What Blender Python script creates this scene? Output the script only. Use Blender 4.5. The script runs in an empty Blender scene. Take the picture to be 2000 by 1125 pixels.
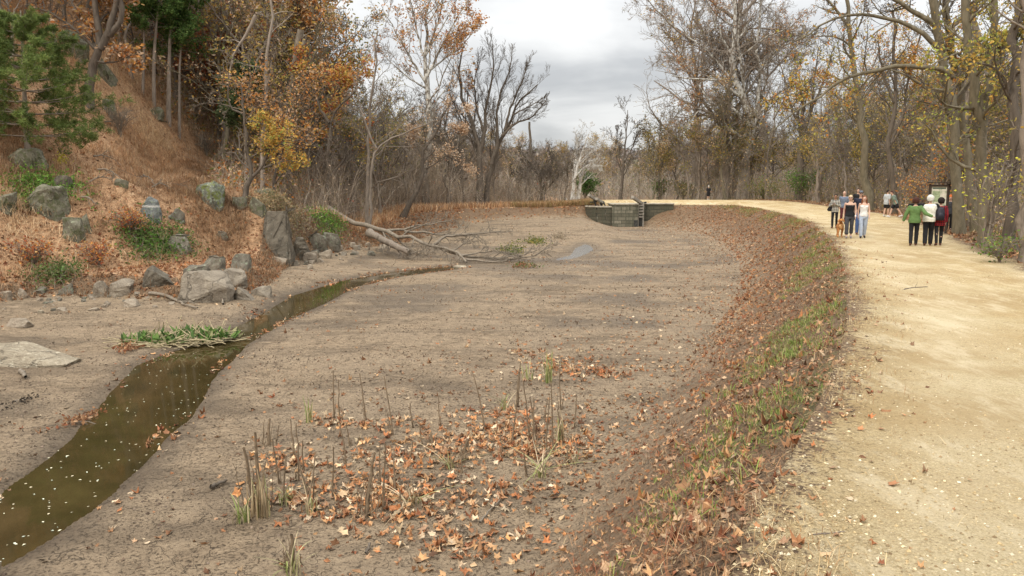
import bpy, bmesh, math, random
import numpy as np
from mathutils import Vector, Matrix
R_ = math.radians
scene = bpy.context.scene
COL = scene.collection
rng = np.random.default_rng(7)
random.seed(7)

# ------------------------------------------------------------------ camera model (used to turn readings of the photo into places)
F = 1500.0; CZ = 2.1; PITCH = math.atan((562.5-362)/1500.0)
cp, sp = math.cos(PITCH), math.sin(PITCH)
def ray(px, py):
    u = (px-1000)/F; v = -(py-562.5)/F
    d = np.array([u, cp+v*sp, -sp+v*cp]); return d/d[1]
def at(px, py, Y):
    d = ray(px, py); return Vector((d[0]*Y, Y, CZ+d[2]*Y))
def onz(px, py, z=0.0):
    d = ray(px, py); Y = (z-CZ)/d[2]; return (d[0]*Y, Y)

# ------------------------------------------------------------------ object helpers
def tag(o, label=None, cat=None, group=None, kind=None):
    if label: o['label'] = label
    if cat: o['category'] = cat
    if group: o['group'] = group
    if kind: o['kind'] = kind
    return o
def empty(name, loc=(0,0,0), rz=0):
    o = bpy.data.objects.new(name, None); COL.objects.link(o); o.location = loc; o.rotation_euler = (0,0,rz)
    o.empty_display_size = .2
    return o
def mesh_np(name, V, quads=None, tris=None, mats=(), cols=None, smooth=False, qmi=None, tmi=None, attrs=None):
    me = bpy.data.meshes.new(name)
    V = np.asarray(V, np.float32).reshape(-1,3)
    q = np.zeros((0,4), np.int32) if quads is None else np.asarray(quads, np.int32).reshape(-1,4)
    t = np.zeros((0,3), np.int32) if tris is None else np.asarray(tris, np.int32).reshape(-1,3)
    nq, nt = len(q), len(t)
    me.vertices.add(len(V)); me.vertices.foreach_set('co', V.ravel())
    me.loops.add(nq*4+nt*3); me.loops.foreach_set('vertex_index', np.concatenate([q.ravel(), t.ravel()]).astype(np.int32))
    me.polygons.add(nq+nt)
    ls = np.concatenate([np.arange(nq)*4, nq*4+np.arange(nt)*3]).astype(np.int32)
    me.polygons.foreach_set('loop_start', ls)
    for m in mats: me.materials.append(m)
    mi = np.zeros(nq+nt, np.int32)
    if qmi is not None: mi[:nq] = qmi
    if tmi is not None: mi[nq:] = tmi
    if len(mats) > 1: me.polygons.foreach_set('material_index', mi)
    if smooth is not False:
        sm = np.full(nq+nt, True) if smooth is True else np.asarray(smooth)
        me.polygons.foreach_set('use_smooth', sm)
    else: me.polygons.foreach_set('use_smooth', np.full(nq+nt, False))
    if cols is not None:
        a = me.color_attributes.new('Col', 'FLOAT_COLOR', 'POINT')
        c = np.ones((len(V),4), np.float32); c[:,:3] = cols; a.data.foreach_set('color', c.ravel())
    if attrs:
        for k, arr in attrs.items():
            a = me.attributes.new(k, 'FLOAT', 'POINT'); a.data.foreach_set('value', np.asarray(arr, np.float32))
    me.update(calc_edges=True)
    return me
def link(name, me, parent=None, loc=None):
    o = bpy.data.objects.new(name, me); COL.objects.link(o)
    if parent is not None: o.parent = parent
    if loc is not None: o.location = loc
    return o

# ------------------------------------------------------------------ noise
_tab = np.random.default_rng(3).random((256,256)).astype(np.float32)
def vnoise(x, y):
    xi = np.floor(x).astype(int); yi = np.floor(y).astype(int); fx = x-xi; fy = y-yi
    fx = fx*fx*(3-2*fx); fy = fy*fy*(3-2*fy)
    a = _tab[xi&255, yi&255]; b = _tab[(xi+1)&255, yi&255]; c = _tab[xi&255, (yi+1)&255]; d = _tab[(xi+1)&255, (yi+1)&255]
    return (a*(1-fx)+b*fx)*(1-fy)+(c*(1-fx)+d*fx)*fy - .5
def fbm(x, y, s=1.0, o=4):
    r = 0; a = 1.0
    for k in range(o):
        r = r + a*vnoise(x/s*2**k+17.3*k, y/s*2**k+9.1*k); a *= .5
    return r
def sstep(t):
    t = np.clip(t, 0, 1); return t*t*(3-2*t)
def pdist_exact(x, y, L, side=False):
    """distance to a polyline; with side=True signed, positive on its left"""
    L = np.asarray(L, float); best = np.full(np.shape(x), 1e9); sgn = np.ones(np.shape(x))
    for a, b in zip(L[:-1], L[1:]):
        d = b-a; t = np.clip(((x-a[0])*d[0]+(y-a[1])*d[1])/(d@d+1e-12), 0, 1)
        dx = x-(a[0]+t*d[0]); dy = y-(a[1]+t*d[1]); r = np.hypot(dx, dy)
        m = r < best-1e-9; best = np.where(m, r, best)
        if side: sgn = np.where(m, np.sign(d[0]*dy-d[1]*dx), sgn)
    return best*sgn if side else best
def inpoly_exact(x, y, P):
    P = np.asarray(P, float); ins = np.zeros(np.shape(x), bool)
    for a, b in zip(P, np.roll(P, -1, 0)):
        c = ((a[1] > y) != (b[1] > y)) & (x < (b[0]-a[0])*(y-a[1])/(b[1]-a[1]+1e-12)+a[0])
        ins ^= c
    return ins
# distance look-up tables over the part of the place that is seen, exact formulas outside it
_GX0, _GX1, _GY0, _GY1, _GS = -76.0, 82.0, -8.0, 126.0, .25
_cache = {}; _keep = {}
def _lookup(key, fn, x, y):
    if key not in _cache:
        gx, gy = np.meshgrid(np.arange(_GX0, _GX1+.01, _GS), np.arange(_GY0, _GY1+.01, _GS), indexing='ij'); _cache[key] = fn(gx, gy).astype(np.float32)
    G = _cache[key]; x = np.asarray(x, float); y = np.asarray(y, float); shp = np.broadcast(x, y).shape; x = np.broadcast_to(x, shp).ravel(); y = np.broadcast_to(y, shp).ravel()
    u = (x-_GX0)/_GS; v = (y-_GY0)/_GS; ok = (u >= 0) & (v >= 0) & (u < G.shape[0]-1) & (v < G.shape[1]-1); out = np.empty(len(x))
    uu, vv = u[ok], v[ok]; i = uu.astype(int); j = vv.astype(int); a = uu-i; b = vv-j
    out[ok] = (G[i,j]*(1-a)+G[i+1,j]*a)*(1-b)+(G[i,j+1]*(1-a)+G[i+1,j+1]*a)*b
    if (~ok).any(): out[~ok] = fn(x[~ok], y[~ok])
    return out.reshape(shp)
def _sdf(P):
    return lambda x, y: pdist_exact(x, y, np.vstack([P, P[:1]]))*np.where(inpoly_exact(x, y, P), 1, -1)
def pdist(x, y, L, side=False):
    if id(L) not in _keep: return pdist_exact(x, y, L, side)
    return _lookup((id(L), side), lambda a, b: pdist_exact(a, b, L, side), x, y)
def bdist(x, y, P): return np.abs(_lookup((id(P), 'b'), _sdf(P), x, y)) if id(P) in _keep else pdist_exact(x, y, np.vstack([P, P[:1]]))
def inpoly(x, y, P): return _lookup((id(P), 'b'), _sdf(P), x, y) > 0 if id(P) in _keep else inpoly_exact(x, y, P)
def smooth_line(P, n=4):
    P = np.asarray(P, float)
    for _ in range(n):
        Q = [P[0]]
        for a, b in zip(P[:-1], P[1:]): Q += [a*.75+b*.25, a*.25+b*.75]
        P = np.array(Q+[P[-1]])
        if len(P) > 60: break
    return P

# ------------------------------------------------------------------ plan of the place
BED = -2.3
E_ = smooth_line([(-7,-25),(-1.5,-6),(.2,1)]+[onz(*p) for p in [(1400,1125),(1540,900),(1640,700),(1657,600),(1652,520),(1622,460),(1560,422),(1450,402)]]+[(21.5,83.5),(17.6,84.6)], 3)
T_ = smooth_line([(-13,-25),(-6.5,-6),(-3,1)]+[onz(*p, BED) for p in [(1040,1125),(1190,900),(1350,700),(1432,600),(1455,520),(1400,462)]]+[(16.9,76),(14.6,83.4)], 3)
L_ = smooth_line([(-24,-25),(-22,5)]+[onz(*p, -2.1) for p in [(0,590),(180,580),(340,592),(470,588),(530,560),(570,512),(660,494),(740,482)]]+[(-7.2,61),(-4,73),(3,80.5),(8.0,82.8)], 3)
LO_ = smooth_line([(-25.5,-25),(-23.6,5)]+[(onz(*p, -2.1)[0]-.9, onz(*p, -2.1)[1]+1.2) for p in [(0,590),(180,580),(340,592),(470,585),(510,560),(545,512),(640,494),(720,482)]]+[(-10,65),(-5.5,77),(2,83.5),(7.6,84.4)], 3)
R__ = smooth_line([(-2,-25),(3.6,-6),(5.6,1),(7.6,4.5),(9.8,10),(13.7,20.6),(16.0,26.7),(18.6,32.5),(22.8,43),(27.2,55),(30,68),(31.5,80),(29,92),(22,99),(12,103),(0,106),(-30,112)], 3)
H_ = smooth_line([(-40,-1500),(-25,-40),(-24,5),(-20.3,28),(-15.6,34),(-13.6,37),(-15.5,45),(-14.5,52),(-15,62),(-18,80),(-26,110),(-42,160),(-70,260),(-150,600),(-300,2500)], 3)
IN_POLY = np.vstack([T_, [(10.6,83.4),(8,82.8)], L_[::-1]])
OUT_POLY = np.vstack([E_, [(14,84.6),(10.5,84.6)], LO_[::-1]])
PATH_POLY = np.vstack([E_, [(14,83.6),(10.4,83.6),(6,88),(-4,100),(-30,107)], R__[::-1]])
S_LEFT = [(-30,1180),(0,968),(130,862),(205,782),(270,712),(330,688),(400,672),(458,640),(560,578),(660,549),(760,531),(890,519)]
S_RIGHT = [(915,523),(780,541),(700,560),(640,594),(560,629),(478,676),(410,750),(372,812),(290,905),(200,980),(90,1062),(-30,1130)]
WZ = -2.35
ST = [onz(*p, WZ) for p in S_LEFT]; SR = [onz(*p, WZ) for p in S_RIGHT]
STREAM = np.array([(-16,-6)]+ST+SR+[(-9,-6)])
PUD = np.array([onz(*p, WZ) for p in [(1108,500),(1120,486),(1140,476),(1158,480),(1163,490),(1148,499),(1120,507),(1082,512),(1080,507)]])

for _o in (E_, T_, L_, LO_, R__, H_, IN_POLY, OUT_POLY, PATH_POLY, STREAM, PUD): _keep[id(_o)] = _o
RILL = smooth_line([onz(*p, BED) for p in [(1110,502),(1060,508),(1010,520),(960,519),(905,524)]], 2)
def hgt(x, y):
    x = np.asarray(x, float); y = np.asarray(y, float)
    dI = np.where(inpoly(x, y, IN_POLY), 0, bdist(x, y, IN_POLY))
    dO = np.where(inpoly(x, y, OUT_POLY), bdist(x, y, OUT_POLY), 0)
    s = dO/(dO+dI+1e-6); s = .6*s+.4*sstep(s)
    # bed
    lowl = pdist(x, y, L_)
    bed = BED + .06*fbm(x, y, 2.5, 3) + .03*fbm(x, y, .6, 3)
    bed = bed + 1.0*sstep((y-54)/26)*sstep((11.3-x)/4.5) + .25*sstep(1-lowl/5)*sstep((60-y)/10)
    # streams
    for P, dep in ((STREAM, .34), (PUD, .0)):
        ds = bdist(x, y, P); ins = inpoly(x, y, P)
        c = np.where(ins, -.05-dep*sstep(ds/.9), -.05*(1-sstep(ds/.3))) if dep else np.where(ins, -.06*sstep(ds/.5), 0)
        bed = bed*(1-np.where(ins, 1, 1-sstep(ds/1.2))*.8) + BED*np.where(ins, 1, 1-sstep(ds/1.2))*.8 + c
    # land outside
    land_r = .12*fbm(x, y, 6, 3)*sstep((pdist(x, y, R__)-.8)/3)*np.where(inpoly(x, y, PATH_POLY), 0, 1)
    land_r = land_r + .02*fbm(x, y, 1.3, 3) + .38*sstep((y-70)/18)*sstep((100-y)/25+.6)*sstep(pdist(x, y, E_)/4)
    far = sstep((y-50)/25)
    dH = pdist(x, y, H_, True)
    up = np.maximum(dH, 0); r0 = np.hypot(x, y)
    hill = .48*np.minimum(up, 9)+1.25*np.maximum(up-9, 0)
    hill = 38*(1-np.exp(-hill/38))*1.25
    def mound(cx, cy, a, b, ang, h):
        c_, s_ = math.cos(ang), math.sin(ang); u = ((x-cx)*c_+(y-cy)*s_)/a; v = (-(x-cx)*s_+(y-cy)*c_)/b; return h*np.exp(-(u*u+v*v)**1.5)
    hill = hill + mound(-15.2, 42.5, 3.6, 3.6, .4, 2.7) + mound(-12.6, 48.5, 4.6, 2.2, 1.2, 1.7) + mound(-19.5, 36.5, 3.5, 2.2, .5, .9)
    bump = fbm(x, y, 5.5, 4)*1.2+np.abs(fbm(x+40, y, 2.2, 3))*.7
    hill = hill*(1-sstep((r0-200)/200))
    land_l = -1.35*(1-far)-.2*far + hill*(1+.25*fbm(x, y, 14, 2)) + bump*sstep(up/3)*sstep((140-y)/60+.4) + .1*fbm(x, y, 3, 3)
    rightness = sstep((x-(5+0*y))/8)*sstep((y-60)/20) + (1-sstep((y-60)/20))*sstep((x+4)/5)
    land = land_l*(1-rightness)+land_r*rightness
    # river side falls a little, far ridges rise
    r = np.hypot(x, y)
    land = land - 2.0*sstep((x-55)/30)*sstep((r-60)/40)
    ridge = sstep((r-240)/260)*(16+12*fbm(x, y, 150, 3))*np.where(x < 0, 1+.8*sstep(-x/150), 1)
    land = land + ridge
    return land*(1-s)+bed*s
def hz(x, y): return float(hgt(np.array([x]), np.array([y]))[0])
_T = np.concatenate([np.arange(3, 30, .25), np.arange(30, 70, .4), np.arange(70, 113, 1.5)])
def hit(px, py):
    """where the line of sight through a photo pixel meets the ground"""
    d = ray(px, py); g = CZ+d[2]*_T-hgt(d[0]*_T, _T)
    k = np.argmax(g < 0) if (g < 0).any() else len(_T)-1
    t = np.linspace(_T[max(k-1, 0)], _T[k], 14); z = hgt(d[0]*t, t); g = CZ+d[2]*t-z; k = np.argmax(g < 0) if (g < 0).any() else 13
    return Vector((d[0]*t[k], t[k], float(z[k])))
# ------------------------------------------------------------------ materials
class NT:
    def __init__(s, name):
        s.m = bpy.data.materials.new(name); s.m.use_nodes = True; s.t = s.m.node_tree; s.t.nodes.clear()
        s.out = s.n('ShaderNodeOutputMaterial'); s.b = s.n('ShaderNodeBsdfPrincipled'); s.l(s.b.outputs[0], s.out.inputs[0])
        s.b.inputs['Roughness'].default_value = .85; s.b.inputs['Specular IOR Level'].default_value = .25
    def n(s, typ, **k):
        x = s.t.nodes.new(typ)
        for a, v in k.items(): setattr(x, a, v)
        return x
    def l(s, a, b): s.t.links.new(a, b)
    def coord(s, kind='Object', scale=(1,1,1)):
        c = s.n('ShaderNodeTexCoord'); m = s.n('ShaderNodeMapping'); m.inputs['Scale'].default_value = scale
        s.l(c.outputs[kind], m.inputs[0]); return m.outputs[0]
    def noise(s, co, scale, detail=6, rough=.6, dist=0):
        x = s.n('ShaderNodeTexNoise'); x.inputs['Scale'].default_value = scale; x.inputs['Detail'].default_value = detail
        x.inputs['Roughness'].default_value = rough; x.inputs['Distortion'].default_value = dist; s.l(co, x.inputs['Vector']); return x.outputs['Fac']
    def voro(s, co, scale, feature='F1', out='Distance', rnd=1):
        x = s.n('ShaderNodeTexVoronoi', feature=feature); x.inputs['Scale'].default_value = scale; x.inputs['Randomness'].default_value = rnd
        s.l(co, x.inputs['Vector']); return x.outputs[out]
    def ramp(s, fac, stops, interp='LINEAR'):
        x = s.n('ShaderNodeValToRGB'); x.color_ramp.interpolation = interp; e = x.color_ramp.elements
        while len(e) < len(stops): e.new(.5)
        for el, (p, c) in zip(e, stops):
            el.position = p; c = (c,c,c) if isinstance(c, (int,float)) else c; el.color = (*c, 1)
        s.l(fac, x.inputs[0]); return x.outputs[0]
    def mix(s, f, a, b, mode='MIX'):
        x = s.n('ShaderNodeMix', data_type='RGBA', blend_type=mode)
        for i, v in ((0, f), (6, a), (7, b)):
            if isinstance(v, (int, float)): x.inputs[i].default_value = v
            elif isinstance(v, tuple): x.inputs[i].default_value = (*v, 1)
            else: s.l(v, x.inputs[i])
        return x.outputs[2]
    def math(s, op, a, b=0.0, clamp=False):
        x = s.n('ShaderNodeMath', operation=op, use_clamp=clamp)
        for i, v in enumerate((a, b)):
            if isinstance(v, (int, float)): x.inputs[i].default_value = v
            else: s.l(v, x.inputs[i])
        return x.outputs[0]
    def attr(s, name, out='Fac'):
        x = s.n('ShaderNodeAttribute', attribute_name=name); return x.outputs[out]
    def col(s, v):
        if isinstance(v, tuple): s.b.inputs['Base Color'].default_value = (*v, 1)
        else: s.l(v, s.b.inputs['Base Color'])
        return s
    def bump(s, h, strength=.5, dist=.02):
        x = s.n('ShaderNodeBump'); x.inputs['Strength'].default_value = strength; x.inputs['Distance'].default_value = dist
        s.l(h, x.inputs['Height']); s.l(x.outputs[0], s.b.inputs['Normal']); return s
    def rough(s, v):
        if isinstance(v, (int, float)): s.b.inputs['Roughness'].default_value = v
        else: s.l(v, s.b.inputs['Roughness'])
        return s

def ground_material():
    k = NT('ground_surface'); co = k.coord('Object')
    n1 = k.noise(co, .45, 8, .62); n2 = k.noise(co, 3.2, 8, .7, .4); n3 = k.noise(co, 22, 6, .7); n4 = k.noise(co, 95, 4, .7)
    # mud
    mud = k.ramp(k.math('ADD', k.math('MULTIPLY', n2, .6), k.math('MULTIPLY', n3, .4)), [(.32, (.105,.074,.045)), (.45, (.262,.192,.122)), (.61, (.405,.305,.200))])
    streak = k.noise(k.coord('Object', (.5,1.6,1)), 3.0, 7, .75, .3); mud = k.mix(k.ramp(streak, [(.34, .75), (.46, 0.0)]), mud, (.10,.076,.052))
    mud = k.mix(k.ramp(n1, [(.38, 0.0), (.62, 1.0)]), mud, k.mix(.5, mud, (.34,.26,.175)))
    cr = k.n('ShaderNodeVectorMath', operation='ADD'); wob = k.n('ShaderNodeTexNoise'); wob.inputs['Scale'].default_value = 2.5
    k.l(co, wob.inputs['Vector']); k.l(co, cr.inputs[0]); k.l(wob.outputs['Color'], cr.inputs[1])
    v = k.voro(cr.outputs[0], 1.9, 'DISTANCE_TO_EDGE'); crack = k.ramp(v, [(0, 1.0), (.013, 0.0)])
    crack = k.math('MULTIPLY', crack, k.ramp(k.noise(co, 1.1, 4), [(.40, 0.0), (.52, 1.0)]))
    pits = k.ramp(n3, [(.33, 1.0), (.44, 0.0)])
    mud = k.mix(k.math('MULTIPLY', pits, .55), mud, (.06,.046,.033))
    mud = k.mix(k.math('MULTIPLY', crack, .7), mud, (.05,.037,.026))
    fleck = k.ramp(n4, [(.66, 0.0), (.72, 1.0)]); mud = k.mix(k.math('MULTIPLY', fleck, .45), mud, (.42,.34,.24))
    mud = k.mix(k.math('MULTIPLY', k.attr('wet'), .72), mud, (.052,.038,.024))
    # gravel path
    g1 = k.voro(co, 58, 'F1', 'Color'); g1 = k.n('ShaderNodeSeparateColor') if False else g1
    sep = k.n('ShaderNodeSeparateColor'); k.l(g1, sep.inputs[0])
    gr = k.ramp(k.math('ADD', k.math('MULTIPLY', sep.outputs[0], .5), k.math('MULTIPLY', n2, .5)), [(.2, (.23,.160,.070)), (.45, (.44,.33,.16)), (.7, (.57,.45,.25)), (.88, (.76,.66,.45))])
    fine = k.ramp(k.noise(co, 75, 5, .85), [(.41, (.18,.12,.055)), (.5, (.44,.33,.16)), (.57, (.78,.67,.44))])
    path = k.mix(.5, gr, fine)
    path = k.mix(k.ramp(n1, [(.4, 0.0), (.62, .55)]), path, k.mix(1.0, path, (.80,.66,.44), 'MULTIPLY'))
    path = k.mix(k.ramp(n2, [(.46, 0.0), (.7, .35)]), path, (.50,.40,.25))
    path = k.mix(k.math('MULTIPLY', k.attr('track'), .35), path, (.58,.49,.33)); path = k.mix(k.ramp(k.noise(co, .33, 6, .65), [(.47, 0.0), (.60, .7)]), path, (.36,.25,.115)); path = k.mix(k.ramp(k.noise(k.coord('Object', (1.6,.5,1)), 1.1, 7, .75), [(.50, 0.0), (.62, .6)]), path, (.66,.56,.38))
    path = k.mix(k.ramp(n3, [(.30, .55), (.40, 0.0)]), path, (.23,.165,.09))
    # leafy soil, hill soil, grass soil
    soil = k.ramp(n3, [(.3, (.075,.050,.031)), (.5, (.185,.122,.073)), (.7, (.33,.20,.11))])
    hillc = k.ramp(n2, [(.28, (.17,.11,.060)), (.5, (.44,.255,.135)), (.66, (.58,.38,.22)), (.8, (.58,.45,.30))])
    hillc = k.mix(k.ramp(n3, [(.36, .6), (.5, 0.0)]), hillc, (.06,.042,.025))
    grass = k.ramp(n3, [(.3, (.05,.06,.018)), (.6, (.12,.125,.038))])
    jit = k.math('MULTIPLY', k.math('SUBTRACT', n3, .5), .9)
    jit2 = k.math('ADD', jit, k.math('MULTIPLY', k.math('SUBTRACT', n2, .5), .7))
    jit3 = k.math('ADD', jit2, k.math('MULTIPLY', k.math('SUBTRACT', k.noise(co, 7, 5, .7), .5), .9))
    def w(name): return k.ramp(k.math('ADD', k.attr(name), jit3), [(.40, 0.0), (.60, 1.0)])
    mud = k.mix(k.ramp(k.noise(k.coord('Object', (.35,1,1)), .8, 7, .7), [(.50, 0.0), (.60, .5)]), mud, (.12,.088,.058))
    c = k.mix(w('w_soil'), mud, soil); c = k.mix(w('w_hill'), c, hillc); c = k.mix(k.math('MULTIPLY', w('w_grass'), .7), c, grass); c = k.mix(w('w_path'), c, path)
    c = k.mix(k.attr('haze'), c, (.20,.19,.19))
    k.col(c)
    h = k.math('ADD', k.math('MULTIPLY', n2, .35), k.math('ADD', k.math('MULTIPLY', n3, .42), k.math('MULTIPLY', n4, .2)))
    npth = k.math('SUBTRACT', 1.0, k.attr('w_path'), True)
    h = k.math('SUBTRACT', h, k.math('MULTIPLY', k.math('MULTIPLY', crack, .45), npth))
    h = k.math('SUBTRACT', h, k.math('MULTIPLY', k.math('MULTIPLY', pits, .3), npth)); h = k.math('MULTIPLY', h, k.math('ADD', .7, k.math('MULTIPLY', npth, .3)))
    k.bump(h, 1.0, .13)
    k.rough(k.math('SUBTRACT', .9, k.math('MULTIPLY', k.attr('wet'), .45)))
    return k.m

def leafmat(name, trans=.25, gain=1.0):
    k = NT(name); co = k.coord('Object')
    n = k.noise(co, 9, 3); c = k.mix(1.0, k.attr('Col', 'Color'), k.ramp(n, [(.3, gain*.75), (.7, gain*1.25)]), 'MULTIPLY')
    k.col(c).rough(.75)
    if trans:
        tr = k.n('ShaderNodeBsdfTranslucent'); k.l(c, tr.inputs[0]); mx = k.n('ShaderNodeMixShader'); mx.inputs[0].default_value = trans
        k.l(k.b.outputs[0], mx.inputs[1]); k.l(tr.outputs[0], mx.inputs[2]); k.l(mx.outputs[0], k.out.inputs[0])
    return k.m
def barkmat(name, dark, light, zs=.25, sc=7, patch=None, low=False):
    k = NT(name); co = k.coord('Object', (1,1,zs)); n = k.noise(co, sc, 8, .7, .5); n2 = k.noise(k.coord('Object'), 1.3, 4)
    c = k.ramp(n, [(.3, dark), (.68, light)])
    c = k.mix(k.ramp(n2, [(.35, 0.0), (.7, .5)]), c, tuple(v*.6 for v in light))
    if patch: c = k.mix(k.ramp(k.noise(k.coord('Object', (1,1,.6)), 3.3, 4, .6), [(.48, 0.0), (.54, 1.0)]), c, patch)
    if low:
        sz = k.n('ShaderNodeSeparateXYZ'); k.l(k.coord('Object'), sz.inputs[0]); c = k.mix(k.ramp(k.math('ADD', k.math('MULTIPLY', sz.outputs[2], .08), k.math('MULTIPLY', n2, .25)), [(.45, 1.0), (.95, 0.0)]), c, k.ramp(n, [(.3, (.10,.082,.062)), (.68, (.30,.255,.205))]))
    k.col(c).bump(n, .8, .04).rough(.9); return k.m
def rockmat(name, a, b, lichen=(.30,.34,.24), lf=.55, band=False, stretch=(1,1,1), moss=None):
    k = NT(name); co = k.coord('Object', stretch); n = k.noise(co, 2.2, 9, .65, .6); n2 = k.noise(k.coord('Object'), 5.5, 6, .7); n3 = k.noise(k.coord('Object'), 18, 5, .7)
    c = k.ramp(n, [(.28, a), (.5, tuple((x+y)/2 for x, y in zip(a, b))), (.72, b)])
    c = k.mix(k.ramp(n2, [(lf, 0.0), (lf+.08, .8)]), c, lichen)
    if moss: c = k.mix(k.ramp(k.noise(k.coord('Object'), 2.9, 5), [(.5, 0.0), (.58, .85)]), c, moss)
    wv = k.n('ShaderNodeTexNoise'); wv.inputs['Scale'].default_value = 1.7; wv.inputs['Detail'].default_value = 4; cc0 = k.coord('Object', (stretch[0], stretch[1]*.6, stretch[2]*.55)); k.l(cc0, wv.inputs['Vector']); av = k.n('ShaderNodeVectorMath', operation='ADD'); k.l(cc0, av.inputs[0]); k.l(wv.outputs['Color'], av.inputs[1]); v = k.voro(av.outputs[0], .8, 'DISTANCE_TO_EDGE'); ck = k.math('MULTIPLY', k.ramp(v, [(0, 1.0), (.018, 0.0)]), k.ramp(n2, [(.4, 0.0), (.55, 1.0)]))
    c = k.mix(k.math('MULTIPLY', ck, .45), c, (.045,.042,.036))
    if band:
        sp_ = k.n('ShaderNodeSeparateXYZ'); k.l(k.coord('Object'), sp_.inputs[0])
        zb = k.math('ADD', sp_.outputs[2], k.math('MULTIPLY', n, .15)); bd = k.ramp(zb, [(.40, 0.0), (.43, 1.0), (.49, 1.0), (.52, 0.0)]); c = k.mix(bd, c, (.48,.47,.43))
    c = k.mix(k.ramp(n3, [(.3, .35), (.5, 0.0)]), c, tuple(v*.45 for v in a))
    k.col(c).bump(k.math('ADD', n, k.math('ADD', k.math('MULTIPLY', n3, .4), k.math('MULTIPLY', ck, -.3))), 1.0, .16).rough(.85); return k.m
def plain(name, c, rough=.8, var=.25, sc=8, bump=.3):
    k = NT(name); n = k.noise(k.coord('Object'), sc, 5); k.col(k.ramp(n, [(.3, tuple(v*(1-var) for v in c)), (.7, tuple(min(1, v*(1+var)) for v in c))])).rough(rough)
    if bump: k.bump(n, bump, .01)
    return k.m
M = dict(
    ground=ground_material(), litter=leafmat('fallen_leaf', .12), leaf=leafmat('leaf', .35, 1.12), blade=leafmat('grass_blade', .25), needle=leafmat('needle', .2, 1.1),
    bark=barkmat('grey_brown_bark', (.10,.080,.060), (.33,.275,.22)),
    barkdark=barkmat('dark_bark', (.055,.044,.034), (.19,.155,.12)),
    barkpale=barkmat('sycamore_bark', (.36,.34,.30), (.70,.68,.62), .6, 3, (.17,.145,.115), True),
    barkwhite=barkmat('white_bark', (.42,.40,.37), (.74,.72,.68), .6, 3, (.36,.33,.29)),
    barktan=barkmat('tan_bark', (.14,.110,.083), (.38,.32,.26), .3, 5),
    barkolive=barkmat('olive_bark', (.080,.068,.042), (.24,.205,.14), .3, 6),
    dead=barkmat('weathered_wood', (.10,.082,.062), (.31,.26,.20), .35, 9),
    deaddark=barkmat('old_log', (.11,.085,.065), (.30,.25,.20), .35, 9),
    twig=leafmat('thicket_stem', 0),
    rock=rockmat('grey_schist', (.095,.082,.062), (.27,.24,.185)),
    rockd=rockmat('dark_schist', (.072,.060,.044), (.215,.185,.14), (.24,.255,.21), .60),
    rockg=rockmat('lichen_schist', (.090,.082,.058), (.26,.24,.17), (.31,.32,.22), .54, moss=(.10,.105,.05)),
    rockm=rockmat('mossy_schist', (.10,.11,.085), (.27,.28,.23), (.36,.40,.30), .5, moss=(.16,.19,.04)),
    rockb=rockmat('banded_schist', (.095,.105,.10), (.26,.275,.26), band=True),
    rocktan=rockmat('tan_stone', (.22,.175,.125), (.44,.37,.285), (.50,.44,.36), .62),
    rocktg=rockmat('weathered_boulder', (.17,.140,.105), (.38,.325,.25), (.30,.245,.17), .58),
    rockpale=rockmat('pale_streaked_stone', (.22,.18,.125), (.50,.43,.32), (.60,.53,.40), .55, stretch=(1,1,5)),
)
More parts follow.
